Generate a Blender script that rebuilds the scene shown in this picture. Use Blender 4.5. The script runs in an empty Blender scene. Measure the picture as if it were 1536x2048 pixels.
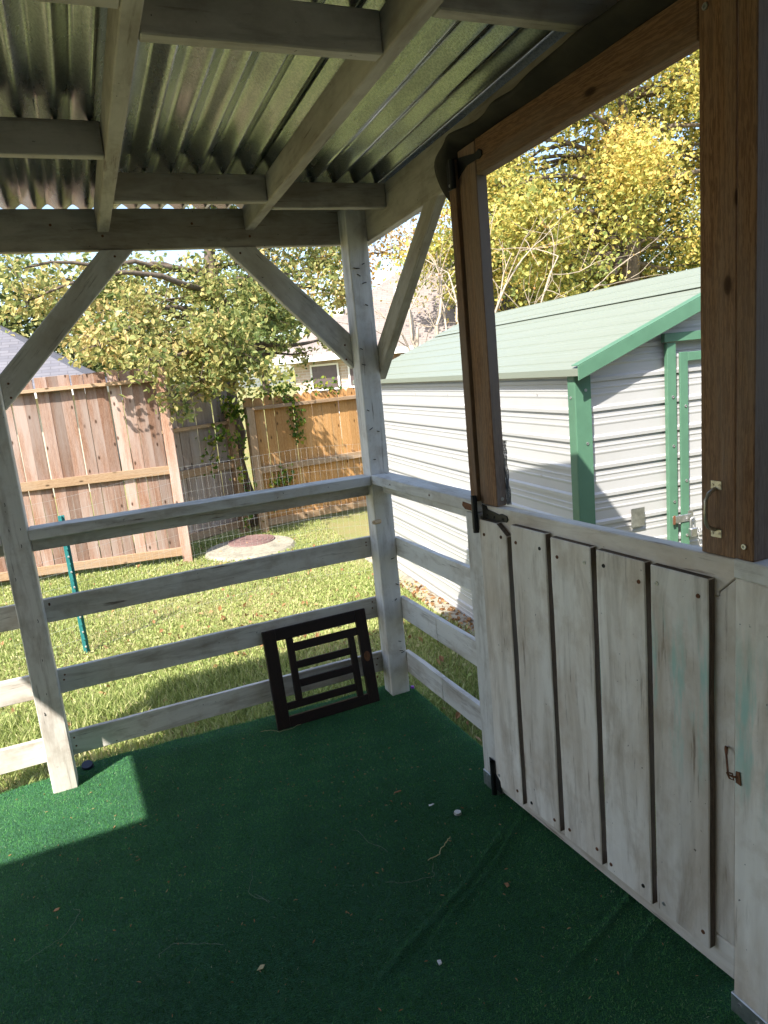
import bpy, bmesh, math, random
import numpy as np
from mathutils import Vector, Matrix, Quaternion

scene = bpy.context.scene
COL = scene.collection
random.seed(7)
RNG = np.random.default_rng(7)

# ------------------------------------------------------------------ camera
RCAM = ((0.9110350525832746, -0.401489396725902, -0.09392229384582451),
        (-0.1639066568844399, -0.1436146356479721, -0.9759659032244244),
        (0.37835134570073436, 0.9045336371547338, -0.19664475193117123))
CAM = Vector((-1.1426, -2.8388, 1.4858))
cam_d = bpy.data.cameras.new('camera')
cam = bpy.data.objects.new('camera', cam_d)
COL.objects.link(cam)
r, d, f = (Vector(v) for v in RCAM)
m3 = Matrix((r, -d, -f)).transposed()
cam.matrix_world = Matrix.Translation(CAM) @ m3.to_4x4()
cam_d.sensor_fit = 'VERTICAL'
cam_d.sensor_height = 32.0
cam_d.lens = 1421.865 / 2048 * 32.0
cam_d.clip_start = 0.02
cam_d.clip_end = 600
scene.camera = cam
scene.render.resolution_x = 768
scene.render.resolution_y = 1024

# ------------------------------------------------------------------ sky, sun, exposure
SUN = Vector((0.714, 0.556, -1.0)).normalized()      # travel direction of the light
world = bpy.data.worlds.new('World')
scene.world = world
world.use_nodes = True
wn = world.node_tree
wn.nodes.clear()
sky = wn.nodes.new('ShaderNodeTexSky')
sky.sky_type = 'NISHITA'
sky.sun_disc = False
sky.sun_elevation = math.asin(-SUN.z)
sky.sun_rotation = math.atan2(-SUN.x, -SUN.y)
sky.air_density = 1.0
sky.dust_density = 1.6
sky.ozone_density = 1.0
bg = wn.nodes.new('ShaderNodeBackground')
bg.inputs['Strength'].default_value = 0.15
wo = wn.nodes.new('ShaderNodeOutputWorld')
wn.links.new(sky.outputs[0], bg.inputs[0])
wn.links.new(bg.outputs[0], wo.inputs[0])
sun_d = bpy.data.lights.new('sun', 'SUN')
sun_d.energy = 4.7
sun_d.angle = math.radians(0.55)
sun_d.color = (1.0, 0.94, 0.84)
sun = bpy.data.objects.new('sun', sun_d)
COL.objects.link(sun)
sun.rotation_mode = 'QUATERNION'
sun.rotation_quaternion = SUN.to_track_quat('-Z', 'Y')
sun.location = (-6, -5, 9)
vs = scene.view_settings
vs.view_transform = 'Standard'
vs.look = 'None'
vs.gamma = 1.0
vs.use_curve_mapping = False
vs.exposure = 1.3
scene.cycles.max_bounces = 7
scene.cycles.diffuse_bounces = 4
scene.cycles.glossy_bounces = 3
scene.cycles.transmission_bounces = 4

# ------------------------------------------------------------------ material helpers
def new_mat(name):
    m = bpy.data.materials.new(name)
    m.use_nodes = True
    nt = m.node_tree
    nt.nodes.clear()
    out = nt.nodes.new('ShaderNodeOutputMaterial')
    b = nt.nodes.new('ShaderNodeBsdfPrincipled')
    nt.links.new(b.outputs[0], out.inputs[0])
    return m, nt, b, out

class N:
    """small wrapper for building node graphs"""
    def __init__(s, nt): s.nt = nt
    def put(s, sock, v):
        if v is None: return
        if isinstance(v, bpy.types.NodeSocket): s.nt.links.new(v, sock)
        else:
            if hasattr(sock.default_value, '__len__') and not hasattr(v, '__len__'): v = (v,) * len(sock.default_value)
            if hasattr(v, '__len__') and len(v) == 3 and len(sock.default_value) == 4: v = (*v, 1)
            sock.default_value = v
    def coord(s, kind='Object', scale=(1, 1, 1), rnd=True, rot=(0, 0, 0)):
        tc = s.nt.nodes.new('ShaderNodeTexCoord')
        v = tc.outputs[kind]
        if rnd:
            oi = s.nt.nodes.new('ShaderNodeObjectInfo')
            mu = s.math('MULTIPLY', oi.outputs['Random'], 53.0)
            ad = s.nt.nodes.new('ShaderNodeVectorMath'); ad.operation = 'ADD'
            s.nt.links.new(v, ad.inputs[0])
            cx = s.nt.nodes.new('ShaderNodeCombineXYZ')
            for i in range(3): s.nt.links.new(mu, cx.inputs[i])
            s.nt.links.new(cx.outputs[0], ad.inputs[1]); v = ad.outputs[0]
        mp = s.nt.nodes.new('ShaderNodeMapping')
        mp.inputs['Scale'].default_value = scale
        mp.inputs['Rotation'].default_value = rot
        s.nt.links.new(v, mp.inputs[0])
        return mp.outputs[0]
    def noise(s, vec, scale, detail=4, rough=.55, dist=0, col=False):
        n = s.nt.nodes.new('ShaderNodeTexNoise')
        s.nt.links.new(vec, n.inputs['Vector'])
        n.inputs['Scale'].default_value = scale; n.inputs['Detail'].default_value = detail
        n.inputs['Roughness'].default_value = rough; n.inputs['Distortion'].default_value = dist
        return n.outputs[1 if col else 0]
    def wave(s, vec, scale, dist=2, detail=2, direction='X', kind='BANDS', dscale=1):
        n = s.nt.nodes.new('ShaderNodeTexWave')
        n.wave_type = kind
        if kind == 'BANDS': n.bands_direction = direction
        s.nt.links.new(vec, n.inputs['Vector'])
        n.inputs['Scale'].default_value = scale; n.inputs['Distortion'].default_value = dist
        n.inputs['Detail'].default_value = detail; n.inputs['Detail Scale'].default_value = dscale
        return n.outputs[1]
    def voro(s, vec, scale, feat='F1', rnd=1, out=0, dim='3D'):
        n = s.nt.nodes.new('ShaderNodeTexVoronoi'); n.feature = feat; n.voronoi_dimensions = dim
        s.nt.links.new(vec, n.inputs['Vector']); n.inputs['Scale'].default_value = scale
        n.inputs['Randomness'].default_value = rnd
        return n.outputs[out]
    def ramp(s, fac, stops, interp='LINEAR'):
        n = s.nt.nodes.new('ShaderNodeValToRGB'); n.color_ramp.interpolation = interp
        e = n.color_ramp.elements
        while len(e) < len(stops): e.new(0.5)
        for el, (p, c) in zip(e, stops):
            el.position = p
            el.color = (c, c, c, 1) if not hasattr(c, '__len__') else (*c, 1)
        s.nt.links.new(fac, n.inputs[0]); return n.outputs[0]
    def mix(s, fac, a, b, mode='MIX'):
        n = s.nt.nodes.new('ShaderNodeMix'); n.data_type = 'RGBA'; n.blend_type = mode
        s.put(n.inputs[0], fac); s.put(n.inputs[6], a); s.put(n.inputs[7], b)
        return n.outputs[2]
    def math(s, op, a, b=None):
        n = s.nt.nodes.new('ShaderNodeMath'); n.operation = op
        s.put(n.inputs[0], a)
        if b is not None: s.put(n.inputs[1], b)
        return n.outputs[0]
    def bump(s, h, strength=.3, dist=.01, nrm=None):
        n = s.nt.nodes.new('ShaderNodeBump')
        n.inputs['Strength'].default_value = strength; n.inputs['Distance'].default_value = dist
        s.nt.links.new(h, n.inputs['Height'])
        if nrm is not None: s.nt.links.new(nrm, n.inputs['Normal'])
        return n.outputs[0]
    def rnd(s):
        return s.nt.nodes.new('ShaderNodeObjectInfo').outputs['Random']
    def attr(s, name):
        n = s.nt.nodes.new('ShaderNodeAttribute'); n.attribute_name = name
        return n.outputs['Fac']

def paint_wood(name, paint, dirt, bare, dirt_lo=.48, dirt_hi=.72, chip=.66, rough=.6):
    m, nt, b, o = new_mat(name); n = N(nt)
    g = n.coord(scale=(1.6, 22, 22)); c = n.coord()
    grain = n.noise(g, 3.2, 6, .6)
    blot = n.noise(n.coord(scale=(.7, 2.4, 2.4)), 3.2, 7, .62, .4)
    blot2 = n.noise(c, 11, 5, .65)
    speck = n.noise(c, 70, 2, .5)
    col = n.mix(n.ramp(blot, [(dirt_lo, 0), (dirt_hi, .8)]), paint, dirt)
    col = n.mix(n.ramp(blot2, [(.5, 0), (.75, .55)]), col, dirt)
    run = n.noise(n.coord(scale=(1.1, 7, 7)), 2.6, 6, .65, .5)
    col = n.mix(n.ramp(run, [(.52, 0), (.72, .62)]), col, tuple(c * .66 for c in dirt))
    chipm = n.math('MULTIPLY', n.ramp(grain, [(chip - .06, 0), (chip + .03, 1)]), n.ramp(blot, [(.42, 0), (.6, 1)]))
    col = n.mix(chipm, col, bare)
    col = n.mix(n.ramp(speck, [(.74, 0), (.78, .8)]), col, (.04, .03, .025))
    streak = n.ramp(n.noise(n.coord(scale=(.5, 14, 14)), 2.2, 4, .6), [(.35, .92), (.7, 1.04)])
    col = n.mix(1, col, streak, 'MULTIPLY')
    tone = n.math('MULTIPLY_ADD', n.rnd(), .16); nt.nodes[-1].inputs[2].default_value = .92
    col = n.mix(1, col, tone, 'MULTIPLY')
    n.put(b.inputs['Base Color'], col)
    b.inputs['Roughness'].default_value = rough
    b.inputs['Specular IOR Level'].default_value = .3
    h = n.math('ADD', n.math('MULTIPLY', grain, .6), n.math('MULTIPLY', blot2, .5))
    h = n.math('SUBTRACT', h, n.math('MULTIPLY', chipm, .35))
    n.put(b.inputs['Normal'], n.bump(h, .35, .004))
    return m

def raw_wood(name, light, dark, grey, grey_amt=.3, knots=True, gscale=1.0, var=.3):
    m, nt, b, o = new_mat(name); n = N(nt)
    base = n.coord(scale=(1, 1, 1))
    warp = n.noise(n.coord(scale=(.8, 5, 5)), 2.0, 3, .5, 0)
    tc = nt.nodes.new('ShaderNodeTexCoord'); cx = nt.nodes.new('ShaderNodeCombineXYZ')
    nt.links.new(n.math('MULTIPLY', n.rnd(), 41.0), cx.inputs[0])
    n.put(cx.inputs[1], .014); n.put(cx.inputs[2], .034)
    av = nt.nodes.new('ShaderNodeVectorMath'); av.operation = 'ADD'
    nt.links.new(tc.outputs['Object'], av.inputs[0]); nt.links.new(cx.outputs[0], av.inputs[1])
    mp = nt.nodes.new('ShaderNodeMapping'); mp.inputs['Scale'].default_value = (.10, 1, 1); nt.links.new(av.outputs[0], mp.inputs[0])
    wv = nt.nodes.new('ShaderNodeTexWave'); wv.wave_type = 'RINGS'; wv.rings_direction = 'X'
    nt.links.new(mp.outputs[0], wv.inputs['Vector']); wv.inputs['Scale'].default_value = 34 * gscale
    wv.inputs['Distortion'].default_value = 9; wv.inputs['Detail'].default_value = 3; wv.inputs['Detail Scale'].default_value = 7; wv.inputs['Detail Roughness'].default_value = .6
    ring = wv.outputs[1]
    fine = n.noise(n.coord(scale=(1.6, 60, 60)), 3, 4, .6)
    col = n.mix(n.ramp(ring, [(.15, 0), (.9, 1)]), light, dark)
    col = n.mix(n.ramp(fine, [(.42, 0), (.75, .55)]), col, dark)
    weather = n.noise(n.coord(scale=(.6, 4, 4)), 2.3, 5, .6)
    lo = .62 - grey_amt * .5
    col = n.mix(n.ramp(weather, [(lo, 0), (lo + .25, min(1, .35 + grey_amt))]), col, grey)
    h = n.math('ADD', fine, n.math('MULTIPLY', ring, .5))
    if knots:
        kv = n.voro(n.coord(scale=(3.6, 7.5, 7.5)), 1.0, dim='2D')
        kc = n.ramp(n.voro(n.coord(scale=(3.6, 7.5, 7.5)), 1.0, dim='2D', out=1), [(.55, 0), (.6, 1)])
        k = n.math('MULTIPLY', n.ramp(kv, [(.03, 1), (.055, .85), (.075, .25), (.11, 0)]), kc)
        col = n.mix(k, col, tuple(c * .33 for c in dark))
        h = n.math('ADD', h, n.math('MULTIPLY', k, -.5))
    tone = n.math('MULTIPLY_ADD', n.rnd(), var); nt.nodes[-1].inputs[2].default_value = 1 - var * .55
    col = n.mix(1, col, tone, 'MULTIPLY')
    n.put(b.inputs['Base Color'], col)
    b.inputs['Roughness'].default_value = .78
    b.inputs['Specular IOR Level'].default_value = .15
    n.put(b.inputs['Normal'], n.bump(h, .3, .004))
    return m

def plain(name, col, rough=.5, metal=0, noise=.15, nscale=30, bump=.1, spec=None):
    m, nt, b, o = new_mat(name); n = N(nt)
    v = n.noise(n.coord(), nscale, 5, .6)
    v2 = n.noise(n.coord(), nscale * .17, 4, .6)
    c = n.mix(1, col, n.ramp(v, [(.3, 1 - noise), (.7, 1 + noise)]), 'MULTIPLY')
    c = n.mix(1, c, n.ramp(v2, [(.3, 1 - noise * .8), (.7, 1 + noise * .5)]), 'MULTIPLY')
    n.put(b.inputs['Base Color'], c)
    n.put(b.inputs['Roughness'], n.ramp(v2, [(.3, max(0, rough - .08)), (.7, min(1, rough + .1))]))
    b.inputs['Metallic'].default_value = metal
    if spec is not None: b.inputs['Specular IOR Level'].default_value = spec
    if bump: n.put(b.inputs['Normal'], n.bump(v, bump, .003))
    return m

M = {}
M['paint'] = paint_wood('weathered_white_paint', (.735, .70, .65), (.36, .28, .20), (.17, .13, .10), .52, .82)
M['paint_gate'] = paint_wood('gate_white_paint', (.80, .74, .665), (.47, .365, .265), (.27, .205, .15), .38, .72)
M['paint_teal'] = paint_wood('gate_paint_with_teal_smears', (.80, .74, .665), (.47, .365, .265), (.27, .205, .15), .38, .72)
def add_smear(m, xc, xw):
    nt = m.node_tree; n = N(nt); b = nt.nodes['Principled BSDF']
    old = b.inputs['Base Color'].links[0].from_socket
    sep = nt.nodes.new('ShaderNodeSeparateXYZ'); nt.links.new(n.coord(rnd=False), sep.inputs[0])
    band = n.ramp(n.math('ABSOLUTE', n.math('DIVIDE', n.math('SUBTRACT', sep.outputs[0], xc), xw)), [(.2, 1), (1, 0)])
    st = n.ramp(n.noise(n.coord(scale=(2.2, 14, 14), rnd=False), 2.2, 4, .6), [(.46, 0), (.62, .75)])
    n.put(b.inputs['Base Color'], n.mix(n.math('MULTIPLY', band, st), old, (.30, .55, .48)))
add_smear(M['paint_teal'], .17, .24)
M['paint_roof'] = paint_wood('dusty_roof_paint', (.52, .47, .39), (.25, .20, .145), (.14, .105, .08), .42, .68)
M['brown'] = raw_wood('brown_treated_wood', (.32, .178, .095), (.185, .096, .052), (.27, .20, .155), .42)
M['plank_edge'] = raw_wood('dirty_plank_edge', (.17, .125, .095), (.11, .08, .06), (.16, .14, .12), .4, knots=False)
M['brown_grey'] = raw_wood('greyed_treated_wood', (.25, .18, .14), (.16, .112, .088), (.26, .21, .18), .6)
M['fence_pink'] = raw_wood('weathered_cedar', (.335, .205, .145), (.21, .112, .072), (.36, .29, .255), .46, var=.7)
M['fence_dark'] = raw_wood('dark_weathered_cedar', (.34, .265, .215), (.23, .17, .135), (.36, .31, .28), .55, var=.35)
M['fence_orange'] = raw_wood('orange_cedar', (.52, .30, .125), (.40, .205, .075), (.48, .35, .21), .2, var=.4)
M['fence_rail'] = raw_wood('tan_fence_rail', (.40, .275, .17), (.30, .195, .115), (.38, .30, .23), .35, var=.2)
M['mahogany'] = raw_wood('dark_stained_wood', (.020, .009, .007), (.012, .006, .005), (.022, .013, .011), .15, knots=False)
M['mahogany'].node_tree.nodes['Principled BSDF'].inputs['Roughness'].default_value = .55
M['mahogany'].node_tree.nodes['Principled BSDF'].inputs['Specular IOR Level'].default_value = .3
M['black'] = plain('black_hinge_metal', (.012, .012, .013), .42, .3, .2)
M['steel'] = plain('zinc_steel', (.52, .52, .52), .38, .9, .2, 60)
M['brass'] = plain('dull_brass', (.55, .50, .41), .42, .8, .15, 60)
M['rust'] = plain('rusty_iron', (.17, .07, .03), .8, .2, .4, 60)
M['green_trim'] = plain('green_painted_metal', (.084, .190, .122), .42, 0, .08, 12, .05)
M['tpost'] = plain('teal_green_enamel', (.03, .20, .20), .45, 0, .15, 40)
M['wire'] = plain('galvanised_wire', (.55, .55, .53), .45, .6, .1, 60)
M['tarp'] = plain('dark_rolled_fabric', (.040, .034, .026), .9, 0, .3, 18, .4)
M['netting'] = plain('grey_netting', (.12, .12, .12), .9, 0, .35, 120, .6)
M['concrete'] = plain('rough_concrete', (.30, .275, .215), .85, 0, .32, 26, .6)
M['lid'] = plain('rusty_iron_lid', (.19, .115, .105), .75, .1, .25, 50, .3)
M['white_trim'] = plain('white_house_trim', (.78, .78, .76), .6, 0, .04, 10, 0)
M['plastic_dark'] = plain('navy_plastic', (.015, .016, .035), .4, 0, .1, 40, 0)
M['purple'] = plain('purple_plastic', (.22, .05, .42), .4, 0, .1, 40, 0)
M['white_bit'] = plain('white_scrap', (.72, .72, .74), .6, 0, .1, 60, .1)
M['peg'] = plain('pale_wooden_peg', (.55, .40, .25), .7, 0, .15, 60, .1)
M['tan_leaf'] = plain('dry_tan_leaf', (.36, .19, .09), .8, 0, .3, 60, .2)
M['thread'] = plain('pale_thread', (.27, .32, .25), .8, 0, .1, 60, 0)
M['straw'] = plain('yellow_straw', (.50, .44, .24), .8, 0, .1, 60, 0)

def galvanised():
    m, nt, b, o = new_mat('galvanised_corrugated_steel'); n = N(nt)
    c = n.coord(rnd=False)
    sp = n.math('MULTIPLY', n.voro(c, 170), 1.0)
    bl = n.noise(n.coord(scale=(3, .8, 1)), 3, 5, .6)
    col = n.mix(n.ramp(sp, [(.2, 0), (.7, 1)]), (.25, .28, .29), (.40, .43, .44))
    col = n.mix(n.ramp(bl, [(.45, 0), (.75, .6)]), col, (.16, .17, .175))
    drip = n.noise(n.coord(scale=(1, 1, 1)), 14, 3, .5)
    col = n.mix(n.ramp(drip, [(.74, 0), (.77, .75)]), col, (.06, .055, .045))
    n.put(b.inputs['Base Color'], col)
    b.inputs['Metallic'].default_value = .92
    n.put(b.inputs['Roughness'], n.ramp(bl, [(.3, .17), (.7, .36)]))
    n.put(b.inputs['Normal'], n.bump(n.noise(c, 260, 3, .6), .10, .001))
    return m
M['galv'] = galvanised()

def shed_metal(name, col, streak):
    m, nt, b, o = new_mat(name); n = N(nt)
    s = n.noise(n.coord(scale=(.6, .6, 60)), 3, 4, .6)
    s2 = n.noise(n.coord(), 5, 5, .6)
    c = n.mix(n.ramp(s, [(.4, 0), (.7, .22)]), col, streak)
    c = n.mix(n.ramp(s2, [(.45, 0), (.75, .35)]), c, streak)
    n.put(b.inputs['Base Color'], c)
    b.inputs['Roughness'].default_value = .45
    b.inputs['Metallic'].default_value = .15
    n.put(b.inputs['Normal'], n.bump(s2, .05, .01))
    return m
M['shed_white'] = shed_metal('white_ribbed_metal', (.49, .49, .49), (.41, .405, .39))
M['shed_green'] = shed_metal('pale_green_ribbed_metal', (.228, .258, .208), (.255, .275, .235))

def carpet_mat():
    m, nt, b, o = new_mat('green_turf_carpet'); n = N(nt)
    c = n.coord(rnd=False)
    fine = n.noise(c, 260, 2, .6)
    rows = n.wave(n.coord(scale=(1, 1, 1), rnd=False, rot=(0, 0, .10)), 40, 9, 3, 'Y', dscale=3)
    rows2 = n.wave(n.coord(scale=(1, 1, 1), rnd=False, rot=(0, 0, .10)), 40, 9, 3, 'X', dscale=3)
    wear = n.noise(c, 2.2, 6, .6, .3)
    wear2 = n.noise(c, 8, 5, .6)
    col = n.mix(n.ramp(fine, [(.3, 0), (.7, 1)]), (.006, .045, .019), (.024, .14, .055))
    col = n.mix(n.ramp(wear, [(.42, 0), (.72, .45)]), col, (.022, .062, .042))
    col = n.mix(n.ramp(wear2, [(.55, 0), (.75, .35)]), col, (.006, .028, .018))
    pale = n.noise(c, 420, 1, .5)
    col = n.mix(n.ramp(pale, [(.72, 0), (.76, .6)]), col, (.09, .19, .11))
    n.put(b.inputs['Base Color'], col)
    b.inputs['Roughness'].default_value = .85
    b.inputs['Specular IOR Level'].default_value = .25
    b.inputs['Sheen Weight'].default_value = .25
    b.inputs['Sheen Tint'].default_value = (.4, .9, .55, 1)
    h = n.math('ADD', fine, n.math('MULTIPLY', n.math('MULTIPLY', rows, rows2), .22))
    h = n.math('ADD', h, n.math('MULTIPLY', wear2, .8))
    n.put(b.inputs['Normal'], n.bump(h, 1.0, .012))
    return m
M['carpet'] = carpet_mat()

def lawn_mat():
    m, nt, b, o = new_mat('lawn_soil_and_thatch'); n = N(nt)
    c = n.coord(rnd=False)
    big = n.noise(c, .9, 5, .6); mid = n.noise(c, 7, 5, .65); fine = n.noise(c, 60, 4, .65)
    col = n.mix(n.ramp(mid, [(.35, 0), (.65, 1)]), (.24, .21, .09), (.20, .24, .07))
    col = n.mix(n.ramp(big, [(.48, 0), (.66, .7)]), col, (.34, .24, .14))
    col = n.mix(n.ramp(fine, [(.4, 0), (.7, .6)]), col, (.40, .37, .18))
    n.put(b.inputs['Base Color'], col); b.inputs['Roughness'].default_value = .95
    b.inputs['Specular IOR Level'].default_value = .1
    n.put(b.inputs['Normal'], n.bump(fine, .8, .03))
    return m
M['lawn'] = lawn_mat()

def leaf_mat(name, stops, trans=.45, rough=.5):
    m, nt, b, o = new_mat(name); n = N(nt)
    t = n.attr('tint')
    col = n.ramp(t, stops)
    n.put(b.inputs['Base Color'], col); b.inputs['Roughness'].default_value = rough
    b.inputs['Specular IOR Level'].default_value = .3
    tr = nt.nodes.new('ShaderNodeBsdfTranslucent'); n.put(tr.inputs[0], col)
    mx = nt.nodes.new('ShaderNodeMixShader'); mx.inputs[0].default_value = trans
    nt.links.new(b.outputs[0], mx.inputs[1]); nt.links.new(tr.outputs[0], mx.inputs[2])
    nt.links.new(mx.outputs[0], o.inputs[0])
    return m
M['leaf_yg'] = leaf_mat('yellow_green_leaves', [(0, (.12, .17, .05)), (.35, (.29, .32, .105)), (.7, (.48, .44, .16)), (1, (.64, .49, .22))])
M['leaf_gold'] = leaf_mat('golden_leaves', [(0, (.12, .17, .045)), (.3, (.33, .37, .11)), (.65, (.62, .55, .15)), (1, (.72, .52, .17))])
M['leaf_green'] = leaf_mat('dark_green_leaves', [(0, (.02, .05, .012)), (.6, (.06, .11, .025)), (1, (.16, .20, .05))])
M['leaf_orange'] = leaf_mat('orange_leaves', [(0, (.30, .20, .04)), (.5, (.45, .28, .06)), (1, (.50, .24, .07))])
M['leaf_vine'] = leaf_mat('vine_leaves', [(0, (.05, .12, .015)), (.6, (.14, .23, .03)), (1, (.40, .38, .05))])
M['pile'] = leaf_mat('turf_fibres', [(0, (.022, .075, .022)), (.4, (.062, .235, .066)), (.85, (.14, .41, .13)), (1, (.44, .50, .32))], .2, .7)
M['grass'] = leaf_mat('grass_blades', [(0, (.17, .23, .06)), (.45, (.35, .42, .13)), (.75, (.52, .52, .24)), (1, (.56, .48, .30))], .35, .6)
M['litter'] = leaf_mat('dead_leaf_litter', [(0, (.16, .08, .035)), (.6, (.34, .18, .08)), (1, (.46, .31, .16))], .15, .8)
M['bark'] = plain('grey_brown_bark', (.125, .095, .07), .9, 0, .35, 24, .8)
M['bark_pale'] = plain('pale_smooth_bark', (.40, .33, .25), .8, 0, .25, 20, .3)

def shingle(name, a, bcol):
    m, nt, b, o = new_mat(name); n = N(nt)
    bt = nt.nodes.new('ShaderNodeTexBrick')
    n.put(bt.inputs['Vector'], n.coord('UV', rnd=False))
    bt.inputs['Scale'].default_value = 1
    bt.inputs['Brick Width'].default_value = .30; bt.inputs['Row Height'].default_value = .10
    bt.inputs['Mortar Size'].default_value = .008
    n.put(bt.inputs['Color1'], a); n.put(bt.inputs['Color2'], bcol); n.put(bt.inputs['Mortar'], tuple(c * .62 for c in a))
    v = n.noise(n.coord(), 1.5, 4, .6)
    n.put(b.inputs['Base Color'], n.mix(1, bt.outputs[0], n.ramp(v, [(.3, .85), (.7, 1.12)]), 'MULTIPLY'))
    b.inputs['Roughness'].default_value = .9
    n.put(b.inputs['Normal'], n.bump(bt.outputs[1], -.4, .02))
    return m
M['shingle_tan'] = shingle('tan_shingles', (.265, .22, .205), (.225, .19, .175))
M['shingle_grey'] = shingle('blue_grey_shingles', (.165, .16, .18), (.13, .128, .15))
M['shingle_shaded'] = shingle('shade_toned_shingles', (.10, .085, .08), (.08, .07, .066))  # shade of the less lit roof slope is put into this dark colour

def brick_mat():
    m, nt, b, o = new_mat('cream_brick'); n = N(nt)
    bt = nt.nodes.new('ShaderNodeTexBrick')
    n.put(bt.inputs['Vector'], n.coord('UV', rnd=False))
    bt.inputs['Scale'].default_value = 1
    bt.inputs['Brick Width'].default_value = .22; bt.inputs['Row Height'].default_value = .075
    bt.inputs['Mortar Size'].default_value = .01
    n.put(bt.inputs['Color1'], (.52, .42, .33)); n.put(bt.inputs['Color2'], (.44, .32, .24)); n.put(bt.inputs['Mortar'], (.55, .50, .44))
    n.put(b.inputs['Base Color'], bt.outputs[0]); b.inputs['Roughness'].default_value = .85
    n.put(b.inputs['Normal'], n.bump(bt.outputs[1], -.3, .01))
    return m
M['brick'] = brick_mat()
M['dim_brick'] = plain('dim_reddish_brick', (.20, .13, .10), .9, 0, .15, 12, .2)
M['glass'] = plain('screened_window', (.10, .075, .075), .25, 0, .1, 5, 0)
M['siding'] = plain('beige_siding', (.5, .46, .38), .8, 0, .08, 6, .1)

# ------------------------------------------------------------------ object helpers
WM = {}          # world matrix of every object we build

def link(o, parent=None, world=Matrix.Identity(4)):
    COL.objects.link(o)
    WM[o.name] = world.copy()
    if parent is not None:
        o.parent = parent
        o.matrix_basis = WM[parent.name].inverted() @ world
    else:
        o.matrix_basis = world
    return o

def tag(o, label, cat=None, group=None, kind=None):
    if label: o['label'] = label
    if cat: o['category'] = cat
    if group: o['group'] = group
    if kind: o['kind'] = kind
    return o

def thing(name, label, cat, loc=(0, 0, 0), group=None):
    o = bpy.data.objects.new(name, None)
    o.empty_display_size = .1
    link(o, None, Matrix.Translation(loc))
    return tag(o, label, cat, group)

def frame_matrix(origin, xdir, zhint):
    x = Vector(xdir).normalized(); z = Vector(zhint)
    z = (z - x * z.dot(x))
    if z.length < 1e-6: z = Vector((0, 1, 0)) if abs(x.y) < .9 else Vector((1, 0, 0)); z = z - x * z.dot(x)
    z.normalize(); y = z.cross(x)
    m = Matrix((x, y, z)).transposed().to_4x4()
    m.translation = Vector(origin)
    return m

def finish(name, bm, mat, parent, world, smooth=False):
    me = bpy.data.meshes.new(name)
    bm.normal_update()
    bm.to_mesh(me); bm.free()
    if mat: me.materials.append(M[mat] if isinstance(mat, str) else mat)
    if smooth:
        me.polygons.foreach_set('use_smooth', [True] * len(me.polygons))
    o = bpy.data.objects.new(name, me)
    return link(o, parent, world)

def prism(name, pts, ext, mat, parent=None, along=None, bev=.0025, wob=0.0):
    """extrude a planar polygon (world points) by a vector; grain runs along `along`"""
    P = [Vector(p) for p in pts]; E = Vector(ext)
    if along is None: along = P[1] - P[0]
    c = sum(P, Vector()) / len(P) + E / 2
    W = frame_matrix(c, along, E)
    Wi = W.inverted()
    bm = bmesh.new()
    lo = [bm.verts.new(Wi @ p) for p in P]
    hi = [bm.verts.new(Wi @ (p + E)) for p in P]
    bm.faces.new(lo); bm.faces.new(hi)
    k = len(P)
    for i in range(k):
        bm.faces.new((lo[i], lo[(i + 1) % k], hi[(i + 1) % k], hi[i]))
    bmesh.ops.recalc_face_normals(bm, faces=bm.faces)
    if wob:
        # break the long straight edges: cut along the length and jitter
        xs = [v.co.x for v in bm.verts]; a, b_ = min(xs), max(xs)
        nseg = max(2, int((b_ - a) / .12))
        for i in range(1, nseg):
            x = a + (b_ - a) * i / nseg
            bmesh.ops.bisect_plane(bm, geom=bm.verts[:] + bm.edges[:] + bm.faces[:], plane_co=(x, 0, 0), plane_no=(1, 0, 0))
        if bev:
            es = [e for e in bm.edges if e.is_boundary or (len(e.link_faces) == 2 and e.calc_face_angle(0) > .5)]
            bmesh.ops.bevel(bm, geom=es, offset=bev, segments=1, affect='EDGES', clamp_overlap=True)
        for v in bm.verts:
            if a + .01 < v.co.x < b_ - .01:
                s = math.sin(v.co.x * 17 + c.x * 9 + c.z * 5) + random.uniform(-.6, .6)
                v.co.y += s * wob * .6 * (1 if v.co.y > 0 else -1) * random.uniform(.2, 1)
                v.co.z += random.uniform(-.3, .3) * wob
    elif bev:
        bmesh.ops.bevel(bm, geom=bm.edges[:], offset=bev, segments=1, affect='EDGES', clamp_overlap=True)
    return finish(name, bm, mat, parent, W)

def box(name, lo, hi, mat, parent=None, along='x', bev=.0025, wob=0.0):
    (x0, y0, z0), (x1, y1, z1) = lo, hi
    if along == 'z':
        return prism(name, [(x0, y0, z0), (x1, y0, z0), (x1, y0, z1), (x0, y0, z1)], (0, y1 - y0, 0), mat, parent, (0, 0, 1), bev, wob)
    if along == 'y':
        return prism(name, [(x0, y0, z0), (x0, y1, z0), (x0, y1, z1), (x0, y0, z1)], (x1 - x0, 0, 0), mat, parent, (0, 1, 0), bev, wob)
    return prism(name, [(x0, y0, z0), (x1, y0, z0), (x1, y0, z1), (x0, y0, z1)], (0, y1 - y0, 0), mat, parent, (1, 0, 0), bev, wob)

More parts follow.
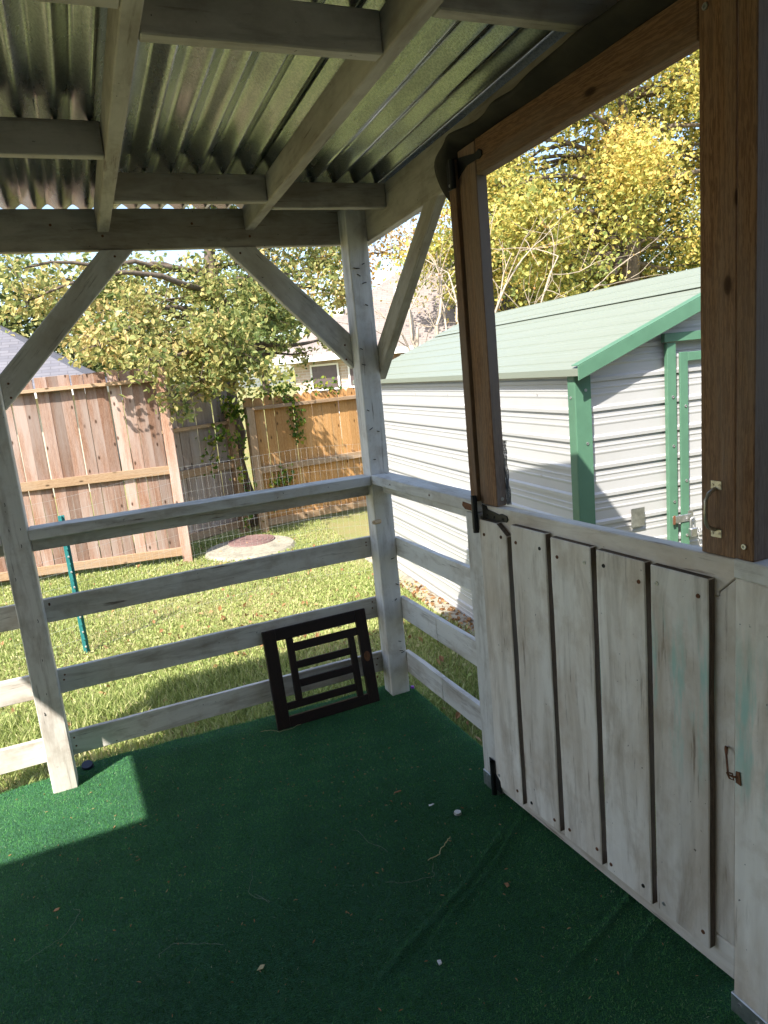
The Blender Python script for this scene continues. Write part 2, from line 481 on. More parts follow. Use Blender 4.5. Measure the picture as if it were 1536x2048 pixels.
def np_mesh(name, verts, faces, mat, parent=None, tint=None, smooth=False, world=Matrix.Identity(4), uv=None):
    """verts (n,3); faces (m,k) array with equal vertex counts or list of arrays"""
    me = bpy.data.meshes.new(name)
    verts = np.asarray(verts, np.float32)
    fl = faces if isinstance(faces, list) else [faces]
    fl = [np.asarray(f_, np.int32) for f_ in fl if len(f_)]
    nl = sum(f_.size for f_ in fl); npoly = sum(len(f_) for f_ in fl)
    me.vertices.add(len(verts)); me.vertices.foreach_set('co', verts.ravel())
    me.loops.add(nl); me.loops.foreach_set('vertex_index', np.concatenate([f_.ravel() for f_ in fl]))
    tot = np.concatenate([np.full(len(f_), f_.shape[1], np.int32) for f_ in fl])
    st = np.concatenate([[0], np.cumsum(tot)[:-1]]).astype(np.int32)
    me.polygons.add(npoly); me.polygons.foreach_set('loop_start', st)
    try: me.polygons.foreach_set('loop_total', tot)
    except Exception: pass
    me.polygons.foreach_set('use_smooth', np.full(npoly, bool(smooth)))
    me.update(calc_edges=True)
    if tint is not None:
        a = me.attributes.new('tint', 'FLOAT', 'POINT'); a.data.foreach_set('value', np.asarray(tint, np.float32))
    if uv is not None:
        l = me.uv_layers.new(name='uv'); idx = np.concatenate([f_.ravel() for f_ in fl])
        l.data.foreach_set('uv', np.asarray(uv, np.float32)[idx].ravel())
    me.validate()
    if mat: me.materials.append(M[mat])
    o = bpy.data.objects.new(name, me)
    return link(o, parent, world)

class Tubes:
    def __init__(s): s.v = []; s.f = []; s.n = 0
    def add(s, pts, rad, sides=6):
        pts = np.asarray(pts, float); k = len(pts)
        rad = np.full(k, rad) if np.isscalar(rad) else np.asarray(rad)
        tg = np.gradient(pts, axis=0); tg /= np.linalg.norm(tg, axis=1)[:, None] + 1e-9
        ref = np.array([.31, .17, .93]) if abs(tg[0][2]) < .9 else np.array([1., .1, 0])
        u = np.cross(tg, ref); u /= np.linalg.norm(u, axis=1)[:, None] + 1e-9
        w = np.cross(tg, u)
        a = np.linspace(0, 2 * np.pi, sides, endpoint=False)
        ring = pts[:, None, :] + rad[:, None, None] * (np.cos(a)[None, :, None] * u[:, None, :] + np.sin(a)[None, :, None] * w[:, None, :])
        s.v.append(ring.reshape(-1, 3))
        i = np.arange(k - 1)[:, None] * sides; j = np.arange(sides)[None, :]; j2 = (j + 1) % sides
        q = np.stack([i + j, i + j2, i + sides + j2, i + sides + j], -1).reshape(-1, 4) + s.n
        s.f.append(q); s.n += k * sides
    def build(s, name, mat, parent=None, smooth=True):
        return np_mesh(name, np.concatenate(s.v), np.concatenate(s.f), mat, parent, smooth=smooth)

def leaves(name, pos, size, mat, parent=None, tint=None, up=.5, aspect=.62, seed=0, flat=False):
    """one mesh of folded leaf blades"""
    rg = np.random.default_rng(seed + 11)
    n_ = len(pos); pos = np.asarray(pos)
    sz = size * rg.uniform(.55, 1.25, n_)
    nr = rg.normal(size=(n_, 3)); nr[:, 2] += up * 2.2; nr[:, 0] -= up * .5; nr[:, 1] -= up * .6
    nr /= np.linalg.norm(nr, axis=1)[:, None]
    if flat: nr = np.stack([rg.normal(0, .18, n_), rg.normal(0, .18, n_), np.ones(n_)], 1); nr /= np.linalg.norm(nr, axis=1)[:, None]
    dr = rg.normal(size=(n_, 3))
    if not flat: dr[:, 2] -= .8
    dr -= nr * (dr * nr).sum(1)[:, None]; dr /= np.linalg.norm(dr, axis=1)[:, None] + 1e-9
    sd = np.cross(nr, dr)
    L = sz[:, None]; w = L * aspect * .5
    fold = rg.uniform(-.05, .35, n_)[:, None]
    droop = rg.uniform(-.05, .3, n_)[:, None]
    b = pos - dr * L * .5
    mid = pos - dr * L * .05
    tip = pos + dr * L * .5 - nr * L * droop
    l = mid + sd * w + nr * w * fold; r_ = mid - sd * w + nr * w * fold
    l2 = pos + dr * L * .24 + sd * w * .72 + nr * w * (fold - .1); r2 = pos + dr * L * .24 - sd * w * .72 + nr * w * (fold - .1)
    v = np.stack([b, l, l2, tip, r2, r_], 1).reshape(-1, 3)
    o = np.arange(n_)[:, None] * 6
    fq = np.concatenate([o + np.array([[0, 3, 2, 1]]), o + np.array([[0, 5, 4, 3]])])
    if tint is None: tint = rg.uniform(0, 1, n_)
    return np_mesh(name, v, fq, mat, parent, tint=np.repeat(tint, 6))

def face_mat(o, direction, mat):
    """give the faces of a board that look along a world direction another material"""
    o.data.materials.append(M[mat]); k = len(o.data.materials) - 1
    d_ = WM[o.name].to_3x3().inverted() @ Vector(direction)
    for pg in o.data.polygons:
        if pg.normal.dot(d_) > .9: pg.material_index = k
    return o

def disc_mesh(bm, r, z0, z1, seg=24, bev=0):
    b = [bm.verts.new((r * math.cos(2 * math.pi * i / seg), r * math.sin(2 * math.pi * i / seg), z0)) for i in range(seg)]
    t = [bm.verts.new(((r - bev) * math.cos(2 * math.pi * i / seg), (r - bev) * math.sin(2 * math.pi * i / seg), z1)) for i in range(seg)]
    bm.faces.new(b[::-1]); bm.faces.new(t)
    for i in range(seg): bm.faces.new((b[i], b[(i + 1) % seg], t[(i + 1) % seg], t[i]))

def screw(parent, loc, nrm, r=.005, mat='steel', name='screw'):
    bm = bmesh.new()
    seg = 10
    def ring(rr, z): return [bm.verts.new((rr * math.cos(2 * math.pi * i / seg), rr * math.sin(2 * math.pi * i / seg), z)) for i in range(seg)]
    a = ring(r, 0); b = ring(r * .9, r * .35); c = ring(r * .45, r * .35); e = ring(r * .4, r * .05)
    for p, q in ((a, b), (b, c), (c, e)):
        for i in range(seg): bm.faces.new((p[i], p[(i + 1) % seg], q[(i + 1) % seg], q[i]))
    bm.faces.new(e)
    W = Vector(nrm).to_track_quat('Z', 'Y').to_matrix().to_4x4(); W.translation = Vector(loc)
    return finish(name, bm, mat, parent, W)

# ================================================================== GROUND
GZ = -.30
bm = bmesh.new()
bmesh.ops.create_grid(bm, x_segments=1, y_segments=1, size=220)
ground = finish('lawn', bm, 'lawn', None, Matrix.Translation((0, 0, GZ)))
ground['kind'] = 'structure'

# ================================================================== PAVILION
PW = .089
XL0, XL1 = -1.445, -1.356
pav = thing('garden_pavilion', 'weathered white wooden garden pavilion with corrugated metal roof and slatted railings', 'pavilion', (-1.3, -1.8, GZ))
# deck under the carpet
box('deck', (-2.95, -4.05, GZ + .01), (.110, .125, -.016), 'brown_grey', pav, bev=.004)
# posts
def post(x0, y0, z0, z1, mat='paint', name='post', dx=PW, dy=PW, lean=(0, 0)):
    x1, y1 = x0 + dx, y0 + dy
    lx, ly = lean
    return prism(name, [(x0, y0, z0), (x1, y0, z0), (x1 + lx, y0 + ly, z1), (x0 + lx, y0 + ly, z1)], (0, dy, 0), mat, pav, (0, 0, 1), .003, .0012)
p_corner = post(0, 0, -.012, 2.140)
p_corner['label'] = 'corner post with dark staple marks'
p_left = post(XL0, 0, -.012, 2.140)
post(-2.58, 0, -.012, 2.140)
post(-2.58, -3.75, -.012, 2.32)
post(0, -3.75, -.012, 2.32)
p_hinge = post(0, -.895, .012, .997)
p_hinge['label'] = 'short gate post with black hinges'
p_jamb = post(0, -1.953, .042, 1.016, 'paint_teal')
# galvanised post bases
for y0, y1 in ((-.897, -.804), (-1.957, -1.860)):
    box('post_base', (-.004, y0, -.012), (.093, y1, .052 if y0 > -1 else .046), 'steel', pav, bev=.002)
for yy, zz in ((-.83, .035), (-.87, .03), (-1.885, .03), (-1.93, .025)):
    screw(pav, (-.0045, yy, zz), (-1, 0, 0), .006)
# back beam, side beams
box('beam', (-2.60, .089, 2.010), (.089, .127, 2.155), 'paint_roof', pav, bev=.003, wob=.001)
RS = .058                                        # roof pitch
def sloped(name, x0, x1, ya, yb, za, depth, slope, mat):
    """board running along y from ya to yb, bottom edge za at y=0"""
    zb = lambda y: za - slope * y
    return prism(name, [(x0, ya, zb(ya)), (x0, yb, zb(yb)), (x0, yb, zb(yb) + depth), (x0, ya, zb(ya) + depth)], (x1 - x0, 0, 0), mat, pav, (0, -1, -slope * -1), .003, .001)
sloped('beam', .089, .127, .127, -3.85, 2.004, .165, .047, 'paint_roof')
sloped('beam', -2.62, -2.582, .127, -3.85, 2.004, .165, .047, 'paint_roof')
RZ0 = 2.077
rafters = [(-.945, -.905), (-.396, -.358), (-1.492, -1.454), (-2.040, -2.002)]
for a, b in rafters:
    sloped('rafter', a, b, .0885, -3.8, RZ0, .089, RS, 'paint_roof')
def blocking(xa, xb, y):
    z = RZ0 - RS * y + random.uniform(-.002, .002)
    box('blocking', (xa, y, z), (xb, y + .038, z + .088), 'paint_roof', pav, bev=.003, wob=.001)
bays = [(-.904, -.397, (-.284, -1.30, -2.35)), (-.357, .088, (-.212, -1.485, -2.5)), (-1.453, -.946, (-.665, -1.405, -2.4)),
        (-2.001, -1.493, (-.3, -1.4, -2.4)), (-2.581, -2.041, (-.6, -1.5, -2.4))]
for xa, xb, ys in bays:
    for y in ys: blocking(xa, xb, y)
# braces
prism('brace', [(-.948, .075, 2.009), (-.828, .075, 2.009), (-1.356, .075, 1.465), (-1.356, .075, 1.590)], (0, .036, 0), 'paint', pav, (-.5, 0, -.55), .003)
prism('brace', [(-.497, .075, 2.009), (-.368, .075, 2.009), (0, .075, 1.645), (0, .075, 1.498)], (0, .036, 0), 'paint', pav, (.5, 0, -.5), .003)
prism('brace', [(.0895, -.519, 2.040), (.0895, -.645, 2.060), (.0895, .03, 1.44), (.0895, .03, 1.565)], (.037, 0, 0), 'paint_roof', pav, (0, .5, -.45), .003)
# railings: back side
for z0, z1 in ((.654, .748), (.362, .460), (.096, .193)):
    tl = random.uniform(-.004, .004)
    prism('rail', [(-1.40, .0895, z0), (.108, .0895, z0), (.108, .0895, z1), (-1.40, .0895, z1)], (0, .019, 0), 'paint', pav, (1, 0, 0), .002, .002)
    prism('rail', [(-2.55, .0895, z0 + tl), (-1.403, .0895, z0), (-1.403, .0895, z1), (-2.55, .0895, z1 + tl)], (0, .019, 0), 'paint', pav, (1, 0, 0), .002, .002)
box('top_rail', (XL1 + .001, -.001, .995), (-.001, .093, 1.036), 'paint', pav, bev=.003, wob=.002)
box('top_rail', (-2.49, -.001, .995), (XL0 - .001, .093, 1.036), 'paint', pav, bev=.003, wob=.002)
box('under_rail', (XL1 + .001, .047, .946), (-.001, .090, .9945), 'paint', pav, bev=.002)
box('under_rail', (-2.49, .047, .946), (XL0 - .001, .090, .9945), 'paint', pav, bev=.002)
# railings: gate side, two of the boards are cracked through
for z0, z1, crack in ((.660, .745, None), (.362, .464, -.334), (.099, .200, -.342)):
    segs = [(.02, -.872)] if crack is None else [(.02, crack + .002), (crack - .002, -.872)]
    for ya, yb in segs:
        prism('rail', [(.0895, ya, z0), (.0895, yb, z0), (.0895, yb, z1), (.0895, ya, z1)], (.022, 0, 0), 'paint', pav, (0, 1, 0), .0015, .003)
box('top_rail', (0, -.868, 1.000), (.091, -.0015, 1.041), 'paint', pav, along='y', bev=.003, wob=.002)
box('under_rail', (.046, -.80, .958), (.088, -.0015, .9995), 'paint', pav, along='y', bev=.002)
# brown upper jambs standing on the rail and on the latch post
box('upper_post', (0, -.890, 1.042), (.089, -.849, 2.065), 'brown', pav, along='z', bev=.002, wob=.0008)
face_mat(box('upper_post', (0, -1.906, 1.0575), (.089, -1.866, 2.25), 'brown', pav, along='z', bev=.002, wob=.0008), (0, -1, 0), 'brown_grey')
box('post_cap', (-.002, -1.955, 1.0165), (.091, -1.862, 1.0565), 'paint', pav, along='y', bev=.003)
screw(pav, (-.001, -1.886, 1.085), (-1, 0, 0), .006)
# solid slatted side beyond the latch post (continues towards the viewer)
for i in range(6):
    y = -1.975 - i * .30
    box('side_board', (.03, y - .285, .02), (.052, y, 1.0), 'paint_gate', pav, along='z', bev=.003)
box('top_rail', (0, -3.74, 1.0015), (.089, -1.9565, 1.041), 'paint', pav, along='y', bev=.003)
for z0, z1 in ((.654, .748), (.362, .460), (.096, .193)):
    for x in (-1.335, -1.34, -.018, -.025):
        screw(pav, (x + random.uniform(-.006, .006), .0893, random.uniform(z0 + .015, z1 - .015)), (0, -1, 0), .004, 'rust', 'nail')
for y in (-.2, -.55):
    screw(pav, (-.0008, y, 1.02), (-1, 0, 0), .004, 'rust', 'nail')
for x, z in ((-.93, 2.06), (-.38, 2.05), (-.60, 2.1), (-1.1, 2.1)):
    screw(pav, (x, .0887, z), (0, -1, 0), .005, 'rust', 'nail')
for x, z in ((-1.33, 1.56), (-1.33, 1.51), (-.03, 1.6), (-.03, 1.54), (-.9, 1.985), (-.43, 1.985)):
    screw(pav, (x, .0748, z), (0, -1, 0), .0045, 'rust', 'nail')
# peg and staples on the corner post
bm = bmesh.new(); disc_mesh(bm, .011, 0, .05, 14, .002)
W = Vector((-.75, -.6, .12)).to_track_quat('Z', 'Y').to_matrix().to_4x4(); W.translation = Vector((.02, .004, .83))
finish('peg', bm, 'peg', pav, W)
for i in range(18):
    z = random.uniform(.15, 1.95); x = random.uniform(.012, .078)
    s = random.uniform(.005, .010); a = random.uniform(-.6, .6)
    t = Tubes(); t.add([(x - s * math.cos(a), -.0012, z - s * math.sin(a)), (x, -.0026, z), (x + s * math.cos(a), -.0012, z + s * math.sin(a))], .0017, 5)
    t.build('staple', 'black', pav)
for i in range(10):
    z = random.uniform(.1, 1.4); x = random.uniform(XL0 + .01, XL1 - .01); s = random.uniform(.003, .007)
    t = Tubes(); t.add([(x, -.001, z), (x + s * .3, -.0026, z + s), (x, -.001, z + 2 * s)], .0011, 5)
    t.build('staple', 'black', pav)

# corrugated roof sheets
def roof_sheet(xa, xb, ya, yb, lift):
    pitch, amp = .086, .0165
    nx = int((xb - xa) / pitch * 14); xs = np.linspace(xa, xb, nx)
    ys = np.linspace(ya, yb, 12)
    ph = 2 * np.pi * xs / pitch
    wv = .75 * (2 / np.pi) * np.arcsin(np.sin(ph)) + .25 * np.sin(ph)
    X, Y = np.meshgrid(xs, ys)
    Z = RZ0 - RS * Y + .089 + amp + .002 + amp * wv[None, :] + lift
    Z = Z + .0015 * np.sin(Y * 2.3 + X * 3)
    v = np.stack([X, Y, Z], -1).reshape(-1, 3)
    nyy = len(ys); i = np.arange(nyy - 1)[:, None] * nx; j = np.arange(nx - 1)[None, :]
    q = np.stack([i + j, i + j + 1, i + nx + j + 1, i + nx + j], -1).reshape(-1, 4)
    # thickness
    v2 = v.copy(); v2[:, 2] += .0012; n0 = len(v)
    q2 = q[:, ::-1] + n0
    np_mesh('roof_sheet', np.concatenate([v, v2]), np.concatenate([q[:, ::-1], q2[:, ::1]]), 'galv', pav, smooth=True)
edges = [-2.655, -2.10, -1.52, -.84, -.18, .135]
for k in range(5):
    roof_sheet(edges[k] - (.04 if k else 0), edges[k + 1], .175, -3.9, .0022 * (k % 2))
# a few roofing screws poking through
for x, y in ((-.55, -.30), (-.47, -.32), (.0, -.22), (-.1, -.225), (-1.1, -.7)):
    t = Tubes(); z = RZ0 - RS * y + .089
    t.add([(x, y, z + .03), (x, y - .004, z + .004)], [.002, .0006], 6); t.build('screw_tip', 'steel', pav)

# ================================================================== CARPET
def carpet_back(x): return np.interp(x, [-3, -1.65, -1.46, -1.28, -.96, -.52, -.1, .13], [.14, .141, .160, .200, .192, .150, .138, .130])
nx, ny = 330, 430
u = np.linspace(0, 1, nx); v_ = np.linspace(0, 1, ny)
U, Vv = np.meshgrid(u, v_)
CX = -2.93 + U * (2.93 + .128)
yb = carpet_back(CX) + .004 * np.sin(CX * 31)
CY = -4.0 + Vv * (yb + 4.0)
def ridge(px, py, dx, dy, length, width, hgt):
    L = math.hypot(dx, dy); ux, uy = dx / L, dy / L
    s = (CX - px) * ux + (CY - py) * uy; t = -(CX - px) * uy + (CY - py) * ux
    t = t + .012 * np.sin(s * 7 + px * 3)
    env = np.clip(np.minimum(s, length - s) / (.15 * length) + 0, 0, 1)
    return hgt * env * np.exp(-(t / width) ** 2)
CZ = np.zeros_like(CX)
CZ += ridge(-.75, -1.46, .70, .42, .85, .010, .010)
CZ += ridge(-.55, -1.40, .66, .44, .70, .008, .007)
CZ += ridge(-.30, -1.62, .52, .22, .45, .008, .008)
CZ += ridge(-.13, -1.66, .35, .18, .30, .007, .007)
CZ += ridge(-.42, -1.20, .6, .2, .5, .02, .003)
CZ += ridge(-1.3, -.95, .9, .25, .9, .02, .002)
for _ in range(26):
    a = RNG.uniform(0, 6.28); kx, ky = np.cos(a) * RNG.uniform(1, 9), np.sin(a) * RNG.uniform(1, 9)
    CZ += .0007 * np.sin(kx * CX + ky * CY + RNG.uniform(0, 6))
# the rim turns down over the deck edge
edge = np.minimum(np.clip((yb - CY) / .02, 0, 1), np.clip((.128 - CX) / .02, 0, 1))
CZ -= .022 * (1 - np.sqrt(np.clip(1 - (1 - edge) ** 2, 0, 1)))
cv = np.stack([CX, CY, CZ], -1).reshape(-1, 3)
i = np.arange(ny - 1)[:, None] * nx; j = np.arange(nx - 1)[None, :]
cq = np.stack([i + j, i + j + 1, i + nx + j + 1, i + nx + j], -1).reshape(-1, 4)
carpet = np_mesh('carpet', cv, cq, 'carpet', None, smooth=True)
rg = np.random.default_rng(81); n_ = 330000
x = rg.uniform(-1.80, .120, n_); y = rg.uniform(-2.05, .19, n_)
ok = y < carpet_back(x) - .004
x, y = x[ok], y[ok]; n_ = len(x)
jx = np.clip(((x + 2.93) / 3.058 * (nx - 1)).astype(int), 0, nx - 1)
iy = np.clip(((y + 4.0) / (carpet_back(x) + 4.0) * (ny - 1)).astype(int), 0, ny - 1)
z = CZ[iy, jx]
hh = rg.uniform(.003, .0075, n_); a = rg.uniform(0, 6.283, n_); w = rg.uniform(.0007, .0013, n_)
lean = rg.normal(0, .004, (n_, 2))
b0 = np.stack([x - np.cos(a) * w, y - np.sin(a) * w, z - .001], 1); b1 = np.stack([x + np.cos(a) * w, y + np.sin(a) * w, z - .001], 1)
tpv = np.stack([x + lean[:, 0], y + lean[:, 1], z + hh], 1)
mott = .5 + .25 * np.sin(x * 9 + 2 * np.sin(y * 7)) * np.sin(y * 11 + 1.5 * np.sin(x * 5)) + .2 * np.sin(x * 23 + y * 17) * np.sin(y * 29 - x * 13)
wear = np.exp(-((x + .95) / .45) ** 2 - ((y + 1.25) / .30) ** 2) * .35 + np.exp(-((x + .35) / .25) ** 2 - ((y + .95) / .5) ** 2) * .18 + np.exp(-((x + 1.2) / .3) ** 2 - ((y + .5) / .25) ** 2) * .12
tn = np.clip(rg.normal(.44, .2, n_) + .5 * (mott - .5) - wear * (.6 + mott), 0, .92); pale = rg.random(n_) < .006; tn[pale] = 1
np_mesh('pile', np.stack([b0, b1, tpv], 1).reshape(-1, 3), np.arange(n_ * 3).reshape(-1, 3), 'pile', carpet, tint=np.repeat(tn, 3))['kind'] = 'stuff'
tag(carpet, 'dark green artificial turf carpet covering the pavilion floor', 'carpet')

# ================================================================== GATE
gate = thing('gate', 'white plank gate with brown upper frame, hung on black hinges', 'gate', (.02, -1.36, 0))
GY0 = -.86; GK = .0474
def gp(y, z, o=0.0): return Vector((.010 + GK * (GY0 - y) + o, y + o * GK, z))
def gpoly(name, yz, o, th, mat, along='z', bev=.0025, wob=.001):
    pts = [gp(y, z, o) for y, z in yz]
    al = (0, 0, 1) if along == 'z' else (-GK, 1, 0)
    return prism(name, pts, (th, th * GK, 0), mat, gate, al, bev, wob)
gpoly('frame_rail', [(-.900, .943), (-.900, 1.031), (-1.820, 1.033), (-1.820, .995), (-1.778, .955), (-1.778, .944)], 0, .038, 'paint_gate', 'y')
gpoly('frame_rail', [(-.900, .006), (-.900, .092), (-1.820, .100), (-1.820, .010)], 0, .038, 'paint_gate', 'y')
gpoly('frame_stile', [(-.900, .0935), (-.900, .9415), (-.985, .9415), (-.985, .0935)], .0003, .037, 'paint_gate')
gpoly('frame_stile', [(-1.735, .1015), (-1.735, .9425), (-1.7795, .9425), (-1.7795, .953), (-1.820, .992), (-1.820, .1015)], .0003, .037, 'paint_gate')
planks = [(-.906, -1.050, .045, .988), (-1.073, -1.234, .056, .995), (-1.255, -1.4125, .058, .989), (-1.433, -1.594, .060, .987), (-1.611, -1.770, .066, .985)]
for k, (ya, yb_, z0, z1) in enumerate(planks):
    poly = [(ya, z0), (ya, z1), (yb_, z1), (yb_, z0)]
    if k == 0: poly = [(ya, z0), (ya, z1), (yb_ + .052, z1), (yb_, z1 - .034), (yb_, z0)]
    po = gpoly('plank', poly, -.0225, .022, 'paint_teal' if k == 4 else 'paint_gate', 'z', .0025, .003)
    po.data.materials.append(M['plank_edge'])
    for pg in po.data.polygons:
        if abs(pg.normal.z) < .5 and pg.area > .0004: pg.material_index = 1
    for yy in (ya - .022, yb_ + .022):
        for zz in (z0 + .035, z1 - .045):
            yy2 = yy + random.uniform(-.006, .006)
            screw(gate, gp(yy2, zz + random.uniform(-.01, .01), -.0226), (-1, -GK, 0), .0055, random.choice(['steel', 'rust', 'black']))
# upper frame
face_mat(gpoly('upper_stile', [(-.892, 1.034), (-.892, 2.085), (-.980, 2.090), (-.980, 1.034)], 0, .038, 'brown'), (0, -1, 0), 'brown_grey')
gpoly('upper_rail', [(-.9825, 1.997), (-.9825, 2.092), (-1.7335, 2.128), (-1.7335, 2.036)], .0005, .037, 'brown', 'y')
gpoly('upper_stile', [(-1.735, 1.035), (-1.735, 2.16), (-1.818, 2.16), (-1.818, 1.035)], 0, .038, 'brown')
screw(gate, gp(-1.752, 2.085, -.001), (-1, 0, 0), .007)
screw(gate, gp(-.9815, 1.056, .020), (0, -1, 0), .006)
# strap hinges
def hinge(zc, leaf_h, strap_len, taper=True):
    h = box('hinge', (-.0075, -.888, zc - leaf_h / 2), (-.0045, -.860, zc + leaf_h / 2), 'black', gate, along='z', bev=.001)
    t = Tubes(); t.add([(-.016, -.896, zc - leaf_h / 2 - .004), (-.016, -.896, zc + leaf_h / 2 + .004)], .0095, 12)
    t.build('barrel', 'black', h)
    for dz in (-.4, 0, .4):
        screw(h, (-.0078, -.872, zc + dz * leaf_h), (-1, 0, 0), .0048)
    return h
h1 = hinge(1.003, .112, .13)
P = lambda y, z: gp(y, z, -.004)
prism('strap', [P(-.902, .972), P(-.902, 1.034), P(-.925, 1.030), P(-.93, 1.020), P(-.99, 1.012), P(-1.006, 1.016), P(-1.032, 1.012), P(-1.037, 1.002), P(-1.030, .992), P(-1.004, .990), P(-.93, .982), P(-.925, .974)], (.003, 0, 0), 'black', h1, (0, 1, 0), .0006)
for y in (-.93, -.965, -1.012): screw(h1, gp(y, 1.0, -.0045), (-1, 0, 0), .0045, 'black')
h2 = hinge(.068, .116, .03)
prism('strap', [gp(-.902, .030, -.0262), gp(-.902, .090, -.0262), gp(-.928, .070, -.0262), gp(-.934, .026, -.0262)], (.003, 0, 0), 'black', h2, (0, 1, 0), .0006)
# rusty remnant of an older hinge beside the new one
prism('rusty_hinge_leaf', [(-.003, -.792, 1.016), (-.003, -.797, 1.030), (-.003, -.870, 1.026), (-.003, -.870, 1.006), (-.003, -.810, 1.006)], (.0025, 0, 0), 'rust', gate, (0, 1, 0), .0006)
# upper corner hinge
h3 = prism('corner_hinge', [(-.005, -.850, 1.985), (-.005, -.850, 2.055), (-.005, -.862, 2.072), (-.005, -.885, 2.068), (-.005, -.889, 1.985)], (.004, 0, 0), 'black', gate, (0, 0, 1), .0008)
t = Tubes(); t.add([(-.010, -.893, 1.985), (-.010, -.893, 2.062)], .009, 12); t.build('barrel', 'black', h3)
prism('strap', [P(-.895, 2.010), P(-.895, 2.066), P(-.93, 2.062), P(-.985, 2.054), P(-1.005, 2.060), P(-1.018, 2.052), P(-1.018, 2.040), P(-1.005, 2.034), P(-.985, 2.036), P(-.94, 2.034), P(-.91, 2.020)], (.003, 0, 0), 'black', h3, (0, 1, 0), .0006)
screw(h3, (-.0055, -.865, 1.998), (-1, 0, 0), .0045)
# pull handle
hz0, hz1 = 1.186, 1.083
hd = None
for z in (hz0, hz1):
    o = gpoly('handle', [(-1.761, z - .009), (-1.761, z + .009), (-1.787, z + .009), (-1.787, z - .009)], -.0026, .0025, 'brass', 'z', .0006, 0) if hd is None else \
        prism('handle_plate', [gp(-1.761, z - .009, -.0026), gp(-1.761, z + .009, -.0026), gp(-1.787, z + .009, -.0026), gp(-1.787, z - .009, -.0026)], (.0025, 0, 0), 'brass', hd, (0, 0, 1), .0006)
    if hd is None: hd = o
    for y in (-1.766, -1.782): screw(hd, gp(y, z, -.003), (-1, 0, 0), .003, 'brass')
t = Tubes()
yh = -1.772
t.add([gp(yh, hz0 - .008, -.004), gp(yh, hz0 - .016, -.022), gp(yh, hz0 - .028, -.030), gp(yh, (hz0 + hz1) / 2, -.031), gp(yh, hz1 + .028, -.030), gp(yh, hz1 + .016, -.022), gp(yh, hz1 + .008, -.004)], .0042, 10)
t.build('handle_bar', 'brass', hd)
# old hook and eye between gate and latch post
t = Tubes()
t.add([gp(-1.800, .600, -.001), gp(-1.802, .606, -.008), gp(-1.806, .604, -.014), gp(-1.815, .594, -.022), (-.010, -1.858, .586), (-.006, -1.868, .585), (-.003, -1.874, .586)], .0024, 7)
t.add([gp(-1.800, .600, -.001), gp(-1.800, .584, -.002)], .002, 6)
t.add([(-.012, -1.856, .592), (-.013, -1.864, .582), (-.008, -1.870, .579), (-.005, -1.864, .590), (-.012, -1.856, .592)], .002, 6)
lh = t.build('latch_hook', 'rust', gate)
prism('latch_plate', [(-.003, -1.870, .572), (-.003, -1.870, .598), (-.003, -1.880, .600), (-.003, -1.883, .570)], (.002, 0, 0), 'rust', lh, (0, 0, 1), .0004)

# rolled dark fabric tucked above the gate
nu, nv = 60, 16
uu = np.linspace(0, 1, nu); vv2 = np.linspace(0, 1, nv)
UU, VV = np.meshgrid(uu, vv2)
yy = -.795 - UU * 1.12
lowz = 2.085 + .045 * (-(yy) - .9) + .0
topz = 2.130 - .047 * (yy + .8) + .012
bul = .030 * np.sin(VV * np.pi) * (1 + .35 * np.sin(UU * 17) + .3 * np.sin(UU * 41 + 2))
xx = .062 - .060 * np.sin(VV * np.pi * .9) - bul * .6 + .008 * np.sin(UU * 23 + VV * 5)
zz = lowz + (topz - lowz) * VV + .005 * np.sin(UU * 9 + VV * 3) + .003 * np.sin(UU * 29)
# hanging flap at the far end
flap = np.clip(1 - UU / .09, 0, 1) * (1 - VV)
zz -= flap * .155; xx += flap * .02; yy = yy + flap * .045 * VV + .006 * np.sin(VV * 9) * (UU < .2)
tv = np.stack([xx, yy, zz], -1).reshape(-1, 3)
i = np.arange(nv - 1)[:, None] * nu; j = np.arange(nu - 1)[None, :]
tq = np.stack([i + j, i + j + 1, i + nu + j + 1, i + nu + j], -1).reshape(-1, 4)
tarp = np_mesh('fabric_roll', tv, tq, 'tarp', None, smooth=True)
md = tarp.modifiers.new('thickness', 'SOLIDIFY'); md.thickness = .004
tag(tarp, 'dark rolled fabric tucked along the beam above the brown gate frame', 'fabric')
# bunched netting behind the gate stile
nu, nv = 13, 70
UU, VV = np.meshgrid(np.linspace(0, 1, nu), np.linspace(0, 1, nv))
wd = .004 + .014 * (1 - VV) ** 1.2 + .001 * np.sin(VV * 19)
yy = -.972 - UU * wd; zz = 1.035 + VV * .20
xx = .058 + .007 * np.sin(UU * 9 + VV * 5) + .002 * np.sin(VV * 23 + UU * 4)
tv = np.stack([xx, yy, zz], -1).reshape(-1, 3)
i = np.arange(nv - 1)[:, None] * nu; j = np.arange(nu - 1)[None, :]
net = np_mesh('netting', tv, np.stack([i + j, i + j + 1, i + nu + j + 1, i + nu + j], -1).reshape(-1, 4), 'netting', None)
md = net.modifiers.new('strands', 'WIREFRAME'); md.thickness = .0018; md.use_even_offset = False
tag(net, 'crumpled grey netting hanging behind the brown gate stile', 'netting')

